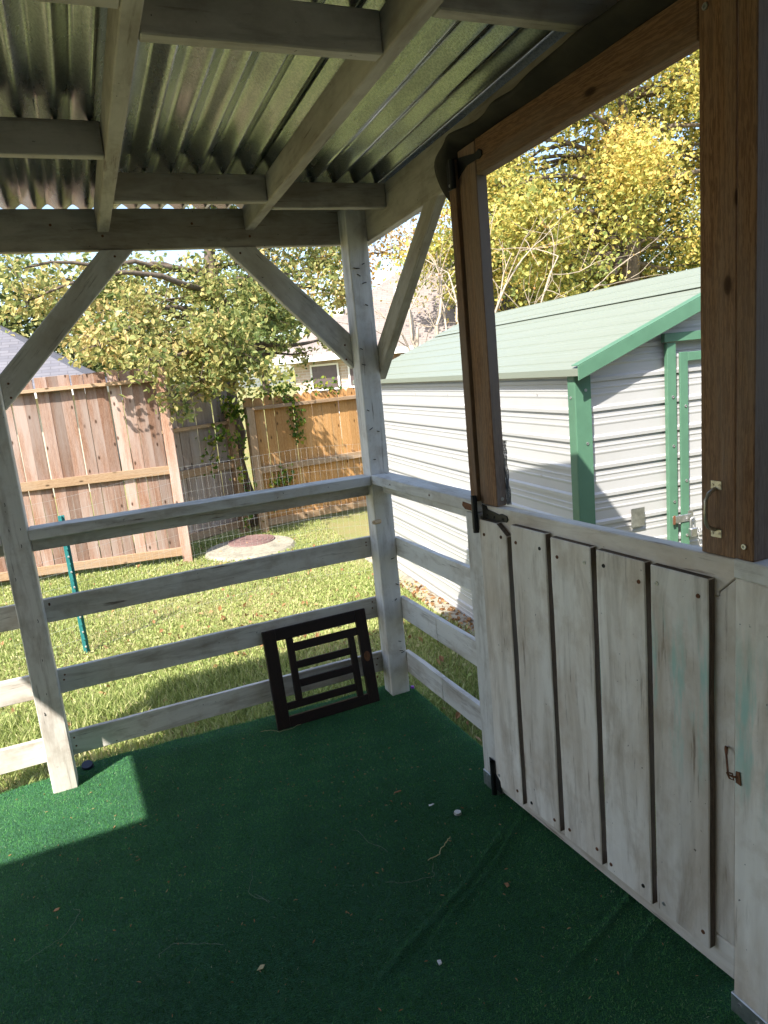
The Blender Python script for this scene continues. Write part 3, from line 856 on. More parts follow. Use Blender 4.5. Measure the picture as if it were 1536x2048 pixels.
# ================================================================== LEANING DARK FRAME
FB = (Vector((-.552, -.020, 0.004)), Vector((-.069, -.012, .004)))
FT = Vector((-.548, .066, .425))
fx = (FB[1] - FB[0]).normalized(); fy = (FT - FB[0]); FH = fy.length; fy.normalize(); FWd = (FB[1] - FB[0]).length
fn = fx.cross(fy)
lat = thing('lattice_panel', 'dark stained wooden lattice panel leaning against the back railing', 'panel', FB[0])
def fpt(a, b): return FB[0] + fx * (a * FWd) + fy * ((1 - b) * FH)
def fbar(name, a0, b0, a1, b1, off=0.0, th=.019, al='x'):
    pts = [fpt(a0, b0) + fn * off, fpt(a1, b0) + fn * off, fpt(a1, b1) + fn * off, fpt(a0, b1) + fn * off]
    return prism(name, pts, fn * -th, 'mahogany', lat, fx if al == 'x' else fy, .0018)
fbar('stile', 0, 0, .118, 1, 0, .022, 'y')
fbar('stile', .895, 0, 1, 1, 0, .022, 'y')
fbar('rail', .1185, 0, .8945, .118, -.0005, .021)
fbar('rail', .1185, .893, .8945, 1, -.0005, .021)
fbar('slat', .2695, .178, .8945, .262, -.002, .016)
fbar('slat', .2695, .368, .7895, .442, -.002, .016)
fbar('slat', .2695, .555, .7895, .632, -.002, .016)
fbar('slat', .1185, .755, .7895, .828, -.002, .016)
fbar('inner_stile', .205, .1185, .269, .7545, -.001, .017, 'y')
fbar('inner_stile', .790, .2625, .852, .8925, -.001, .017, 'y')
bm = bmesh.new(); disc_mesh(bm, .019, 0, .0012, 18, .002)
W = fn.to_track_quat('Z', 'Y').to_matrix().to_4x4(); W = Matrix.Translation(fpt(.945, .50) + fn * .0003) @ W @ Matrix.Diagonal((.8, 1.25, 1, 1))
finish('knot_mark', bm, 'rust', lat, W)

# ================================================================== SHED
S2 = Vector((1.031, -.107, 0)); SD = Vector((.0911, .9958, 0)); SW = Vector((.9958, -.0911, 0)); UP = Vector((0, 0, 1))
def S(l, w, z): return S2 + SD * l + SW * w + UP * z
SL, SWID, SE, SK = 3.55, 2.30, 1.40, .384
shed = thing('metal_shed', 'small white ribbed metal shed with green roof and trim beside the pavilion', 'shed', S(SL / 2, SWID / 2, GZ))
RP = .139
def rib_profile(z0, z1, phase=.08):
    """(z, out) pairs going up"""
    out = [(z0, 0)]
    z = math.floor((z0 - phase) / RP) * RP + phase
    while z < z1 + RP:
        for dz, o_ in ((0, 0), (.002, .0085), (.018, .0095), (.028, .0005), (.070, 0), (.078, .0025), (.084, .0025), (.087, 0), (.105, 0), (.108, .0025), (.114, .0025), (.117, 0)):
            if z0 < z + dz < z1: out.append((z + dz, o_))
        z += RP
    out.append((z1, 0)); return out
def rib_wall(name, fpos, span, z0, z1, mat, parent):
    """fpos(u,z,out)->point, span(z)->(u0,u1)"""
    pr_ = rib_profile(z0, z1); v = []; f_ = []
    for z, o_ in pr_:
        a, b = span(z)
        v += [fpos(a, z, o_), fpos(b, z, o_)]
    for k in range(len(pr_) - 1):
        f_.append((2 * k, 2 * k + 1, 2 * k + 3, 2 * k + 2))
    return np_mesh(name, [tuple(p) for p in v], np.array(f_), mat, parent)
ZB = GZ + .03
rib_wall('wall', lambda u_, z, o_: S(u_, -o_, z), lambda z: (0, SL), ZB, SE - .005, 'shed_white', shed)
rib_wall('wall', lambda u_, z, o_: S(u_, SWID + o_, z), lambda z: (0, SL), ZB, SE - .005, 'shed_white', shed)
def gspan(z):
    if z <= SE: return (0, SWID)
    w = (z - SE) / SK
    return (min(w, SWID / 2 - .01), max(SWID - w, SWID / 2 + .01))
rib_wall('wall', lambda u_, z, o_: S(-o_, u_, z), gspan, ZB, SE + SK * SWID / 2 - .02, 'shed_white', shed)
rib_wall('wall', lambda u_, z, o_: S(SL + o_, u_, z), gspan, ZB, SE + SK * SWID / 2 - .02, 'shed_white', shed)
# roof sheets, ribs along the length
def shed_roof(side, w0, w1, lift, name='roof'):
    pr_ = rib_profile(w0, w1, .03); v = []; f_ = []
    for w, o_ in pr_:
        h = SE + .02 + SK * w + lift + o_ * .7
        ww = w if side == 0 else SWID - w
        v += [S(-.088, ww, h), S(SL + .06, ww, h)]
    # turn-down at the eave
    n0 = len(v)
    w = w0 if side == 0 else SWID - w0
    if w0 < 0: v += [S(-.088, w, SE + SK * w0 - .012), S(SL + .06, w, SE + SK * w0 - .012)]
    for k in range(len(pr_) - 1): f_.append((2 * k, 2 * k + 1, 2 * k + 3, 2 * k + 2))
    if w0 < 0: f_.append((n0, n0 + 1, 1, 0))
    o = np_mesh(name, [tuple(p) for p in v], np.array(f_), 'shed_green', shed)
    md = o.modifiers.new('t', 'SOLIDIFY'); md.thickness = .004; md.offset = -1 if side else 1
    return o
for sd in (0, 1):
    shed_roof(sd, -.045, .83, 0); shed_roof(sd, .80, SWID / 2 + .002, .012)
# corner trims
def strim(name, l0, l1, w0, w1, z0, z1, mat='green_trim', par=None, bev=.002):
    return prism(name, [S(l0, w0, z0), S(l0, w1, z0), S(l0, w1, z1), S(l0, w0, z1)], SD * (l1 - l0), mat, par or shed, (0, 0, 1), bev)
ctr = strim('corner_trim', -.030, -.024, -.026, .060, ZB, SE + .0)
strim('corner_trim', -.0235, .034, -.026, -.020, ZB, SE - .004)
strim('corner_trim', -.030, -.024, SWID - .118, SWID + .03, ZB, SE)
# bargeboards
for sgn in (0, 1):
    ww = (lambda w: w) if sgn == 0 else (lambda w: SWID - w)
    zt = lambda w: SE + .034 + SK * w
    pts = [S(-.095, ww(-.048), zt(-.048) - .066), S(-.095, ww(1.149), zt(1.149) - .066), S(-.095, ww(1.149), zt(1.149)), S(-.095, ww(-.048), zt(-.048))]
    bb = prism('bargeboard', pts, SD * .006, 'green_trim', shed, SW, .0015)
    pts = [S(-.095, ww(-.048), zt(-.048) + .001), S(-.095, ww(1.149), zt(1.149) + .001), S(-.04, ww(1.149), zt(1.149) + .001), S(-.04, ww(-.048), zt(-.048) + .001)]
    prism('bargeboard_flange', pts, UP * .004, 'green_trim', bb, SW, .001)
    pts = [S(-.090, ww(0), SE + SK * 0 - .035), S(-.090, ww(1.149), SE + SK * 1.149 - .035), S(-.002, ww(1.149), SE + SK * 1.149 - .035), S(-.002, ww(0), SE - .035)]
    prism('soffit', pts, UP * .004, 'shed_white', bb, SW, .0005)
# doorway: fixed post, lintel, door with trim
strim('door_post', -.045, -.021, .480, .532, ZB, 1.478)
strim('door_post', -.045, -.021, 1.76, 1.828, ZB, 1.478)
strim('lintel', -.050, -.0215, .462, 1.838, 1.482, 1.524)
for w in (.472, 1.152):
    dz = .05
    door = rib_wall('door', lambda u_, z, o_: S(-.023 - o_, u_, z), lambda z, w=w: (w + .07, w + .66), ZB + .02, 1.425, 'shed_white', shed)
    for a, b in ((w + .072, w + .120), (w + .612, w + .66)):
        strim('door_stile', -.056, -.046, a, b, ZB + .02, 1.43, par=door)
    strim('door_rail', -.055, -.047, w + .1205, w + .6115, 1.385, 1.428, par=door)
def sscrew(w, z, l=-.0305, par=shed): screw(par, S(l, w, z), -SD, .008, 'steel')
for z in (1.30, 1.05, .62, .20): sscrew(.030, z); 
for z in (1.22, .98, .70, .45): sscrew(.510, z, -.0455)
for z in (1.17, .80, .52): sscrew(.575, z, -.0565)
for z in (1.27, .62): screw(shed, S(.008, -.0265, z), -SW, .007, 'steel')
for l in (.35, .9, 1.5, 2.1, 2.7):
    for z in (1.28, .86, .44): screw(shed, S(l, -.0035, z), -SW, .005, 'steel')
# hasp and padlock
hs = strim('hasp', -.062, -.058, .485, .600, .592, .630, 'steel')
strim('hasp_hinge', -.064, -.0625, .485, .500, .588, .634, 'rust', hs, .0005)
strim('staple_plate', -.060, -.0575, .580, .612, .615, .645, 'steel', hs, .0005)
pl_ = strim('padlock', -.090, -.066, .572, .612, .515, .560, 'steel', None, .004)
t = Tubes(); t.add([S(-.078, .579, .558), S(-.078, .579, .595), S(-.078, .583, .608), S(-.078, .592, .612), S(-.078, .601, .608), S(-.078, .605, .595), S(-.078, .605, .558)], .004, 8)
t.build('shackle', 'steel', pl_)
t = Tubes()
for k in range(9):
    c0 = Vector((0, .62 + .010 * k * (1 if k < 4 else .3), .545 - .004 * k - (.016 * max(0, k - 3))))
    pts = []
    for a in range(9):
        th = a / 8 * 2 * math.pi; e = .011
        if k % 2: pts.append(S(-.07 + math.cos(th) * .005, c0.y, c0.z + math.sin(th) * e))
        else: pts.append(S(-.07, c0.y + math.cos(th) * .005, c0.z + math.sin(th) * e))
    t.add(pts, .002, 5)
t.build('lock_chain', 'steel', pl_)
strim('maker_plate', -.0215, -.0195, .27, .35, .60, .695, 'steel', None, .0005)
strim('footing', -.15, SL + .1, -.13, SWID + .13, GZ - .02, GZ + .024, 'concrete', None, .01)

# ================================================================== FENCES
def picket_mesh(w, h, th, dog, mat):
    bm = bmesh.new()
    if dog: poly = [(0, -w / 2), (h - .035, -w / 2), (h, -w / 2 + .03), (h, w / 2 - .03), (h - .035, w / 2), (0, w / 2)]
    else: poly = [(0, -w / 2), (h, -w / 2), (h, w / 2), (0, w / 2)]
    lo = [bm.verts.new((x, y, -th / 2)) for x, y in poly]; hi = [bm.verts.new((x, y, th / 2)) for x, y in poly]
    bm.faces.new(lo[::-1]); bm.faces.new(hi); k = len(poly)
    for q in range(k): bm.faces.new((lo[q], lo[(q + 1) % k], hi[(q + 1) % k], hi[q]))
    bmesh.ops.recalc_face_normals(bm, faces=bm.faces)
    bmesh.ops.bevel(bm, geom=bm.edges[:], offset=.0015, segments=1, affect='EDGES')
    me = bpy.data.meshes.new('picket'); bm.to_mesh(me); bm.free(); me.materials.append(M[mat]); return me

def fence(label, A, B, ztop, width, dog, mats, rails, posts, gap=.005, name='board_fence', zb=GZ + .06, group=None):
    A = Vector(A); B = Vector(B); dv = (B - A); L = dv.length; dv.normalize(); nv_ = Vector((dv.y, -dv.x, 0))
    if nv_.dot(CAM - A) < 0: nv_ = -nv_
    t = thing(name, label, 'fence', (A + B) / 2 + UP * GZ, group)
    meshes = [picket_mesh(width, ztop - zb, .016, dog, m) for m in mats]
    k = int(L / (width + gap))
    for q in range(k):
        s = (q + .5) * (width + gap) + random.uniform(-.003, .003)
        p = A + dv * s + nv_ * random.uniform(-.003, .003); p.z = zb + random.uniform(-.012, .012)
        W = frame_matrix(p, Vector((0, 0, 1)) + dv * random.uniform(-.006, .006), nv_ + dv * random.uniform(-.05, .05))
        o = bpy.data.objects.new('picket', random.choice(meshes)); link(o, t, W)
    for z0, z1, th in rails:
        a = A + nv_ * .009; b = B + nv_ * .009
        prism('rail', [a + UP * z0, b + UP * (z0 + random.uniform(-.006, .006)), b + UP * z1, a + UP * z1], nv_ * th, 'fence_rail', t, dv, .002, .002)
    for s, z1, m, wd in posts:
        a = A + dv * s + nv_ * .012
        prism('post', [a - dv * wd / 2 + UP * (GZ - .02), a + dv * wd / 2 + UP * (GZ - .02), a + dv * wd / 2 + UP * z1, a - dv * wd / 2 + UP * z1], nv_ * .075, m, t, (0, 0, 1), .003, .001)
    return t
fence('tall weathered reddish brown board fence at the left of the yard', (-.215, 4.706, 0), (-3.9, 5.405, 0), 1.715, .107, False,
      ['fence_pink', 'fence_pink', 'fence_pink'], [(1.575, 1.612, .075), (.640, .725, .038), (-.225, -.140, .038)], [(.05, 1.60, 'fence_pink', .095), (2.0, 1.55, 'fence_rail', .09)], gap=.0055)
fence('recessed dark grey board fence section behind the tree trunk', (-.30, 5.25, 0), (.60, 5.72, 0), 1.52, .118, False,
      ['fence_dark'], [(1.02, 1.06, .06), (.50, .585, .038), (-.225, -.140, .038)], [(.93, 1.20, 'fence_rail', .09)])
fence('orange cedar fence with dog eared pickets at the back of the yard', (.70, 5.486, 0), (4.6, 5.988, 0), 1.296, .118, True,
      ['fence_orange', 'fence_orange'], [(1.155, 1.195, .07), (.405, .485, .038), (-.235, -.155, .038)], [(.045, 1.175, 'fence_rail', .09), (2.45, 1.15, 'fence_rail', .09)], gap=.006)

# ================================================================== WIRE MESH AND STAKE
def mesh_xy(s):
    xs = np.array([-1.75, -1.30, -.42, .6, 1.22]); ys = np.array([2.42, 2.47, 2.86, 2.92, 2.75]); zs = np.array([.80, .83, .885, .895, .88])
    return np.interp(s, xs, ys), np.interp(s, xs, zs)
t = Tubes()
xs = np.arange(-1.75, 1.22, .0508 * .93)
for x in xs:
    y, zt = mesh_xy(x); zt = float(zt)
    jit = random.uniform(-.004, .004)
    t.add([(x, y, GZ), (x + jit, y + random.uniform(-.006, .006), (GZ + zt) / 2), (x, y, zt)], .00052, 4)
for k in range(12):
    z0 = -.26 + k * .1016
    pts = []
    for x in np.linspace(-1.75, 1.22, 36):
        y, zt = mesh_xy(x)
        pts.append((x, float(y), float(zt) - (11 - k) * .1016 + .004 * math.sin(x * 5 + k)))
    t.add(pts, .00052, 4)
wf = t.build('wire_fence', 'wire', None, smooth=False)
tag(wf, 'welded wire mesh fence stretched across the lawn in front of the board fences', 'wire fence')
tp = thing('fence_stake', 'teal green steel stake standing in the lawn holding the wire mesh', 'stake', (-1.317, 2.448, GZ))
def tpt(x, y, z): return Vector((-1.317 + x - .004 * (z + .3), 2.448 + y, z))
prism('stem', [tpt(-.004, -.028, GZ - .05), tpt(.004, -.028, GZ - .05), tpt(.004, -.028, .712), tpt(-.004, -.028, .712)], (0, .032, 0), 'tpost', tp, (0, 0, 1), .001)
prism('flange', [tpt(-.021, .0045, GZ - .05), tpt(.021, .0045, GZ - .05), tpt(.021, .0045, .712), tpt(-.021, .0045, .712)], (0, .004, 0), 'tpost', tp, (0, 0, 1), .001)
for k in range(17):
    z = GZ + .06 + k * .055
    prism('stud', [tpt(-.006, -.034, z), tpt(.006, -.034, z), tpt(.006, -.034, z + .012), tpt(-.006, -.034, z + .012)], (0, .0055, 0), 'tpost' if k % 2 else 'wire', tp, (0, 0, 1), .001)

# ================================================================== MANHOLE
mh = thing('manhole', 'round concrete collar with a rusty iron lid in the lawn', 'manhole', (.40, 4.74, GZ))
bm = bmesh.new(); disc_mesh(bm, .50, 0, .035, 48, .03); finish('collar', bm, 'concrete', mh, Matrix.Translation((.40, 4.70, GZ + .003)))
bm = bmesh.new(); disc_mesh(bm, .265, 0, .014, 40, .006); ld = finish('lid', bm, 'lid', mh, Matrix.Translation((.47, 4.93, GZ + .0385)))
t = Tubes()
for rr in (.07, .13, .19, .235):
    t.add([(.47 + rr * math.cos(a), 4.93 + rr * math.sin(a), GZ + .0535) for a in np.linspace(0, 2 * math.pi, 30)], .005, 5)
t.build('lid_ring', 'lid', ld)

# ================================================================== HOUSES
def quad_uv(name, P, mat, parent):
    P = [Vector(p) for p in P]
    x = (P[1] - P[0]).normalized(); nrm = (P[1] - P[0]).cross(P[-1] - P[0]).normalized(); y = nrm.cross(x)
    uv = [((p - P[0]).dot(x), (p - P[0]).dot(y)) for p in P]
    return np_mesh(name, [tuple(p) for p in P], np.array([list(range(len(P)))]), mat, parent, uv=uv)

def hip_house(name, label, A, B, depth, ze, zr, inset0, inset1, roof_mat, wall_mat, over=.4, flip=False):
    """front eave from A to B (left to right seen from the yard), going back by depth"""
    A = Vector((*A, 0)); B = Vector((*B, 0)); dv = (B - A).normalized(); nb = Vector((-dv.y, dv.x, 0))
    if (nb.dot(CAM - A) > 0) != flip: nb = -nb
    h = thing(name, label, 'house', (A + B) / 2 + nb * depth / 2 + UP * GZ)
    P = lambda a, b, z: A + dv * a + nb * b + UP * z
    L = (B - A).length
    e = [P(0, 0, ze), P(L, 0, ze), P(L, depth, ze), P(0, depth, ze)]
    r0, r1 = P(inset0, depth / 2, zr), P(L - inset1, depth / 2, zr)
    rf = quad_uv('roof', [e[0], e[1], r1, r0], roof_mat, h)
    quad_uv('roof', [e[1], e[2], r1], roof_mat, h); quad_uv('roof', [e[2], e[3], r0, r1], roof_mat, h); quad_uv('roof', [e[3], e[0], r0], roof_mat, h)
    o = over
    w = [(o, o), (L - o, o), (L - o, depth - o), (o, depth - o)]
    for k in range(4):
        a, b = w[k], w[(k + 1) % 4]
        quad_uv('wall', [P(*a, GZ), P(*b, GZ), P(*b, ze - .02), P(*a, ze - .02)], wall_mat, h)
    # fascia and soffit
    for k in range(4):
        a = [(0, 0), (L, 0), (L, depth), (0, depth)][k]; b = [(0, 0), (L, 0), (L, depth), (0, depth)][(k + 1) % 4]
        pa, pb = P(*a, ze - .17), P(*b, ze - .17)
        dd = (pb - pa).normalized(); inn = Vector((-dd.y, dd.x, 0))
        if inn.dot(P(L / 2, depth / 2, 0) - pa) < 0: inn = -inn
        prism('fascia', [pa + inn * .002, pb + inn * .002, pb + inn * .002 + UP * .165, pa + inn * .002 + UP * .165], inn * .03, 'white_trim', h, dd, .002)
    quad_uv('soffit', [P(.03, .03, ze - .1), P(L - .03, .03, ze - .1), P(L - .03, depth - .03, ze - .1), P(.03, depth - .03, ze - .1)], 'white_trim', h)
    return h, P, L
hb, HP, HL = hip_house('brick_house', 'tan roofed cream brick house behind the orange fence', (4.05, 16.30), (11.9, 11.5), 9.5, 2.02, 5.55, 5.2, 2.5, 'shingle_tan', 'brick', .45)
def window(x0, x1, z0, z1, y=.45):
    fr = None
    w = prism('window', [HP(x0, y - .05, z0), HP(x1, y - .05, z0), HP(x1, y - .05, z1), HP(x0, y - .05, z1)], HP(0, .06, 0) - HP(0, 0, 0), 'glass', hb, (0, 0, 1), .002)
    def bar(a0, a1, b0, b1):
        prism('frame', [HP(a0, y - .075, b0), HP(a1, y - .075, b0), HP(a1, y - .075, b1), HP(a0, y - .075, b1)], HP(0, .024, 0) - HP(0, 0, 0), 'white_trim', w, (0, 0, 1), .002)
    zm = (z0 + z1) / 2
    bar(x0 - .05, x0, z0 - .05, z1 + .05); bar(x1, x1 + .05, z0 - .05, z1 + .05); bar(x0, x1, z1, z1 + .05); bar(x0, x1, z0 - .05, z0); bar(x0, x1, zm - .025, zm + .025)
window(.95, 1.65, .45, 1.72); window(2.0, 2.75, .45, 1.72); window(6.3, 7.2, .45, 1.72)
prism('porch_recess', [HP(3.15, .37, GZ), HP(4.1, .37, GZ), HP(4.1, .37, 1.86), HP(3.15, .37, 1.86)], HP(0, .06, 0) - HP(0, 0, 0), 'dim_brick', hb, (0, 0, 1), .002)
for a in (4.15, 5.6):
    prism('porch_column', [HP(a, .10, GZ), HP(a + .16, .10, GZ), HP(a + .16, .10, 1.86), HP(a, .10, 1.86)], HP(0, .16, 0) - HP(0, 0, 0), 'white_trim', hb, (0, 0, 1), .004)
for a, b, z in ((1.5, 1.4, .10), (3.2, 2.0, .12)):
    zz_ = 2.02 + b * (5.55 - 2.02) / 4.75
    prism('roof_vent', [HP(a, b, zz_), HP(a + .3, b, zz_), HP(a + .3, b, zz_ + .22), HP(a, b, zz_ + .22)], HP(0, .25, 0) - HP(0, 0, 0), 'white_trim', hb, (0, 0, 1), .01)
t = Tubes(); p = HP(5.6, 2.6, 3.3); t.add([tuple(p), tuple(p + UP * .75)], .05, 10); t.build('vent_pipe', 'white_trim', hb)
hip_house('grey_roof_house', 'house with a blue grey shingle roof behind the tall left fence', (-10.5, 12.6), (-.55, 11.4), 8.5, 1.72, 4.6, 4.2, 4.3, 'shingle_grey', 'siding', .4)
hip_house('shaded_slope_house', 'far house standing in for the shaded right slope of the tan roof, seen above the shed', (11.8, 22.2), (18.3, 21.0), 7.5, 2.5, 4.75, 3.0, 3.0, 'shingle_shaded', 'brick', .4)  # extra house stands in for the tan roof's slope in shade
# unseen house behind and left of the viewer, added to shade the near floor
oh, OP, OL = hip_house('added_shade_house', 'beige house added behind the pavilion to shade its floor, out of view', (-3.0, -2.0), (-13.0, -2.0), 8.0, 2.95, 4.7, 4.0, 4.0, 'shingle_grey', 'siding', .4, True)
hip_house('added_shade_wing', 'beige house wing added to block light at the open front of the pavilion, out of view', (-2.7, -4.45), (7.0, -4.45), 6.5, 2.9, 4.4, 3.2, 3.2, 'shingle_grey', 'siding', .35)  # unseen wing added to block light from behind and darken the interior

# ================================================================== TREES
def curve(a, b, bend=.15, k=7, rg=RNG):
    a = np.array(a, float); b = np.array(b, float); L = np.linalg.norm(b - a)
    off = rg.normal(size=3) * L * bend; off[2] += L * .08
    s = np.linspace(0, 1, k)[:, None]
    p = a + (b - a) * s + off * (np.sin(np.pi * s) * .6)
    p[1:-1] += rg.normal(size=(k - 2, 3)) * L * .018
    return p
def tree(name, label, trunk, radii, clumps, n_leaves, size, leaf, bark='bark', seed=1, tint_mu=.5, tint_sd=.25, group=None, twigs=9, up=.5, sub=10):
    rg = np.random.default_rng(seed)
    t_ = thing(name, label, 'tree', (trunk[0][0], trunk[0][1], GZ), group)
    tb = Tubes()
    trunk = np.array(trunk, float)
    s = np.linspace(0, len(trunk) - 1, 4 * len(trunk)); ti = np.stack([np.interp(s, range(len(trunk)), trunk[:, q]) for q in range(3)], 1)
    ri = np.interp(s, range(len(trunk)), radii)
    ti[1:-1] += rg.normal(size=(len(ti) - 2, 3)) * ri[1:-1, None] * .12
    tb.add(ti, ri, 12)
    pos = []; tint = []
    vol = np.array([c[3] ** 2.4 for c in clumps]); cnt = (n_leaves * vol / vol.sum()).astype(int)
    for (cx, cy, cz, cr), nl in zip(clumps, cnt):
        c = np.array([cx, cy, cz])
        # nearest sensible start on the upper trunk
        dd = np.linalg.norm(ti - c, axis=1) + np.maximum(0, ti[:, 2] - cz) * 1.5
        k0 = int(np.argmin(dd[len(ti) // 3:])) + len(ti) // 3
        pth = curve(ti[k0], c, .12, 8, rg); r0 = max(.012, min(ri[k0] * .5, .02 + .018 * np.linalg.norm(c - ti[k0])))
        tb.add(pth, np.linspace(r0, .008 + .006 * cr, 8), 7)
        subs = rg.normal(size=(sub, 3)); subs /= np.linalg.norm(subs, axis=1)[:, None]
        subs = c + subs * cr * rg.uniform(.25, 1.0, (sub, 1)) * np.array([1, 1, .85])
        ct = np.clip(rg.normal(tint_mu, .13), 0, 1)
        for sp in subs[:twigs]:
            tb.add(curve(c, sp, .1, 5, rg), np.linspace(.006 + .004 * cr, .0025, 5), 5)
        which = rg.integers(0, sub, nl)
        pp = subs[which] + rg.normal(size=(nl, 3)) * cr * .25 * np.array([1, 1, .8])
        pos.append(pp)
        tint.append(np.clip(ct + rg.normal(0, tint_sd * .7, nl) + rg.normal(0, .1, sub)[which], 0, 1))
    tb.build('trunk', bark, t_)
    leaves('crown', np.concatenate(pos), size, leaf, t_, np.concatenate(tint), up, seed=seed)
    return t_
TL = [(-1.43, 5.66, 2.83, 0.30), (-1.33, 5.16, 2.47, 0.36), (-0.96, 6.16, 2.79, 0.36), (-0.94, 5.46, 2.29, 0.5), (-0.43, 6.16, 2.77, 0.55), (-0.41, 5.36, 2.24, 0.55), (-0.59, 4.96, 1.92, 0.4), (0.03, 5.76, 2.48, 0.6), (-0.06, 5.16, 2.0, 0.55), (0.65, 6.16, 2.73, 0.6), (0.52, 5.56, 2.21, 0.6), (0.28, 5.16, 1.76, 0.5), (0.53, 4.76, 1.82, 0.45), (0.50, 4.96, 1.58, 0.36), (0.16, 4.86, 1.56, 0.30), (1.23, 6.16, 2.47, 0.5), (1.33, 5.86, 2.22, 0.36), (1.84, 6.36, 2.71, 0.5), (2.25, 6.46, 2.96, 0.5), (1.39, 6.56, 2.94, 0.5), (1.36, 5.86, 1.98, 0.2), (-0.07, 4.66, 1.32, 0.2), (-0.23, 4.46, 1.43, 0.2), (2.38, 6.36, 2.56, 0.35), (-0.38, 4.36, 1.78, 0.3), (-0.79, 4.56, 1.96, 0.3),
      (1.72, 6.15, 1.78, .20), (2.1, 6.3, 1.95, .20), (1.0, 6.5, 3.7, .6), (1.9, 6.6, 3.6, .6), (.5, 6.0, 4.4, .7)]
tree('yard_tree', 'yellowing leafy tree whose crown spreads over the board fences', [(.66, 6.02, GZ), (.64, 6.05, 1.1), (.74, 6.15, 2.2), (.70, 6.2, 3.0), (.75, 6.2, 4.0)], [.15, .115, .10, .07, .03], TL, 21500, .072, 'leaf_yg', seed=3, tint_mu=.53, tint_sd=.38, sub=11)
rg = np.random.default_rng(5)
TR = []
for _ in range(90):
    x = rg.uniform(7.6, 15.5); y = rg.uniform(9.6, 14.5); z = rg.uniform(2.3, 9.5)
    e = ((x - 11.9) / 5.4) ** 2 + ((z - 6.2) / 4.6) ** 2
    if e < 1.1 and not (10.8 < x < 12.8 and 2 < z < 4.6 and y < 11.6): TR.append((x, y, z, rg.uniform(.8, 1.25)))
tree('golden_tree', 'large yellow green tree with a thick forked trunk behind the shed', [(11.6, 11.2, GZ), (11.65, 11.16, 2.8), (11.72, 11.16, 3.6), (11.8, 11.2, 4.6), (11.9, 11.4, 6.5), (11.8, 11.6, 8.5)], [.34, .27, .24, .18, .12, .05], TR, 125000, .112, 'leaf_gold', seed=8, tint_mu=.52, tint_sd=.3, sub=18, twigs=6)
tree('dark_tree', 'dark evergreen tree in the gap behind the golden tree', [(14.2, 15.5, GZ), (14.2, 15.5, 2.5), (14.3, 15.6, 6)], [.25, .18, .06],
     [(13.3, 15.0, 2.4, 1.1), (14.6, 15.2, 2.6, 1.2), (15.8, 15.4, 3.0, 1.2), (14.0, 15.6, 4.0, 1.2), (15.2, 15.6, 4.6, 1.1), (12.2, 15.4, 2.6, 1.0), (10.8, 15.6, 2.4, 1.0), (9.6, 15.6, 2.2, .9)], 9000, .2, 'leaf_green', seed=9)
tree('orange_tree', 'orange leaved tree rising behind the tan roof', [(9.0, 22.5, GZ), (9.0, 22.5, 3), (9.1, 22.6, 7)], [.25, .18, .06],
     [(6.6, 22, 4.3, 1.1), (7.6, 22.3, 5.6, 1.2), (9.0, 22.2, 5.0, 1.3), (10.4, 22.6, 6.2, 1.2), (11.8, 22.5, 6.0, 1.2), (9.0, 22.4, 7.4, 1.2), (12.8, 22.4, 7.0, 1.1)], 2600, .16, 'leaf_orange', seed=10, sub=16)
tree('hazy_green_tree', 'soft green tree standing behind the grey shingle roof', [(-3.2, 18.5, GZ), (-3.2, 18.5, 2.5), (-3.1, 18.6, 6)], [.22, .17, .05],
     [(-4.6, 18, 3.4, 1.2), (-3.2, 18, 4.2, 1.3), (-1.8, 18.2, 3.5, 1.2), (-.7, 18.4, 2.9, 1.0), (-3.0, 18.4, 5.6, 1.2), (-4.8, 18.2, 5.2, 1.2), (-.2, 19, 4.0, .9)], 9000, .17, 'leaf_yg', seed=12, tint_mu=.3)
tree('low_green_tree', 'rounded green shrub tree between the tan house and the yard tree', [(5.2, 21.8, GZ), (5.2, 21.8, 1.5), (5.2, 21.8, 3)], [.16, .12, .05],
     [(4.2, 21.5, 2.4, .9), (5.2, 21.6, 3.2, 1.0), (3.0, 21.8, 2.2, .9), (2.0, 22, 2.4, 1.0), (.8, 22, 2.2, 1.0), (6.2, 22, 3.4, .8)], 6000, .17, 'leaf_green', seed=13, tint_mu=.8)
# bare crape myrtle
def bare_tree(name, label, base, specs, seed):
    rg = np.random.default_rng(seed)
    t_ = thing(name, label, 'tree', (base[0], base[1], GZ)); tb = Tubes(); tips = []
    def grow(p, dirv, L, r, lev):
        k = 6; pts = [p]; dcur = dirv / np.linalg.norm(dirv)
        for q in range(k):
            dcur = dcur + rg.normal(size=3) * .13; dcur[2] += .03; dcur /= np.linalg.norm(dcur)
            pts.append(pts[-1] + dcur * L / k)
        tb.add(pts, np.linspace(r, r * .55, k + 1), 6 if lev < 2 else 4)
        if lev == 3: tips.extend(pts[2:]); return
        for q in range(3 if lev < 3 else 2):
            st = pts[rg.integers(3, k + 1)]
            nd = dcur + rg.normal(size=3) * .55; nd[2] += .12
            grow(np.array(st), nd, L * rg.uniform(.55, .8), r * .5, lev + 1)
    for d0, L, r in specs: grow(np.array(base, float), np.array(d0, float), L, r, 0)
    tb.build('trunk', 'bark_pale', t_)
    tp_ = np.array(tips); tp_ = tp_[rg.random(len(tp_)) < .3] + rg.normal(size=(int(0), 3)).sum() if False else tp_[rg.random(len(tp_)) < .35]
    leaves('crown', tp_, .06, 'leaf_orange', t_, None, .3, seed=seed)
bare_tree('bare_tree', 'pale barked nearly bare tree standing behind the shed', (4.25, 7.7, GZ),
          [((.02, 0, 1), 2.5, .055), ((.3, .05, 1), 2.4, .05), ((-.12, .1, 1), 2.4, .045)], 21)
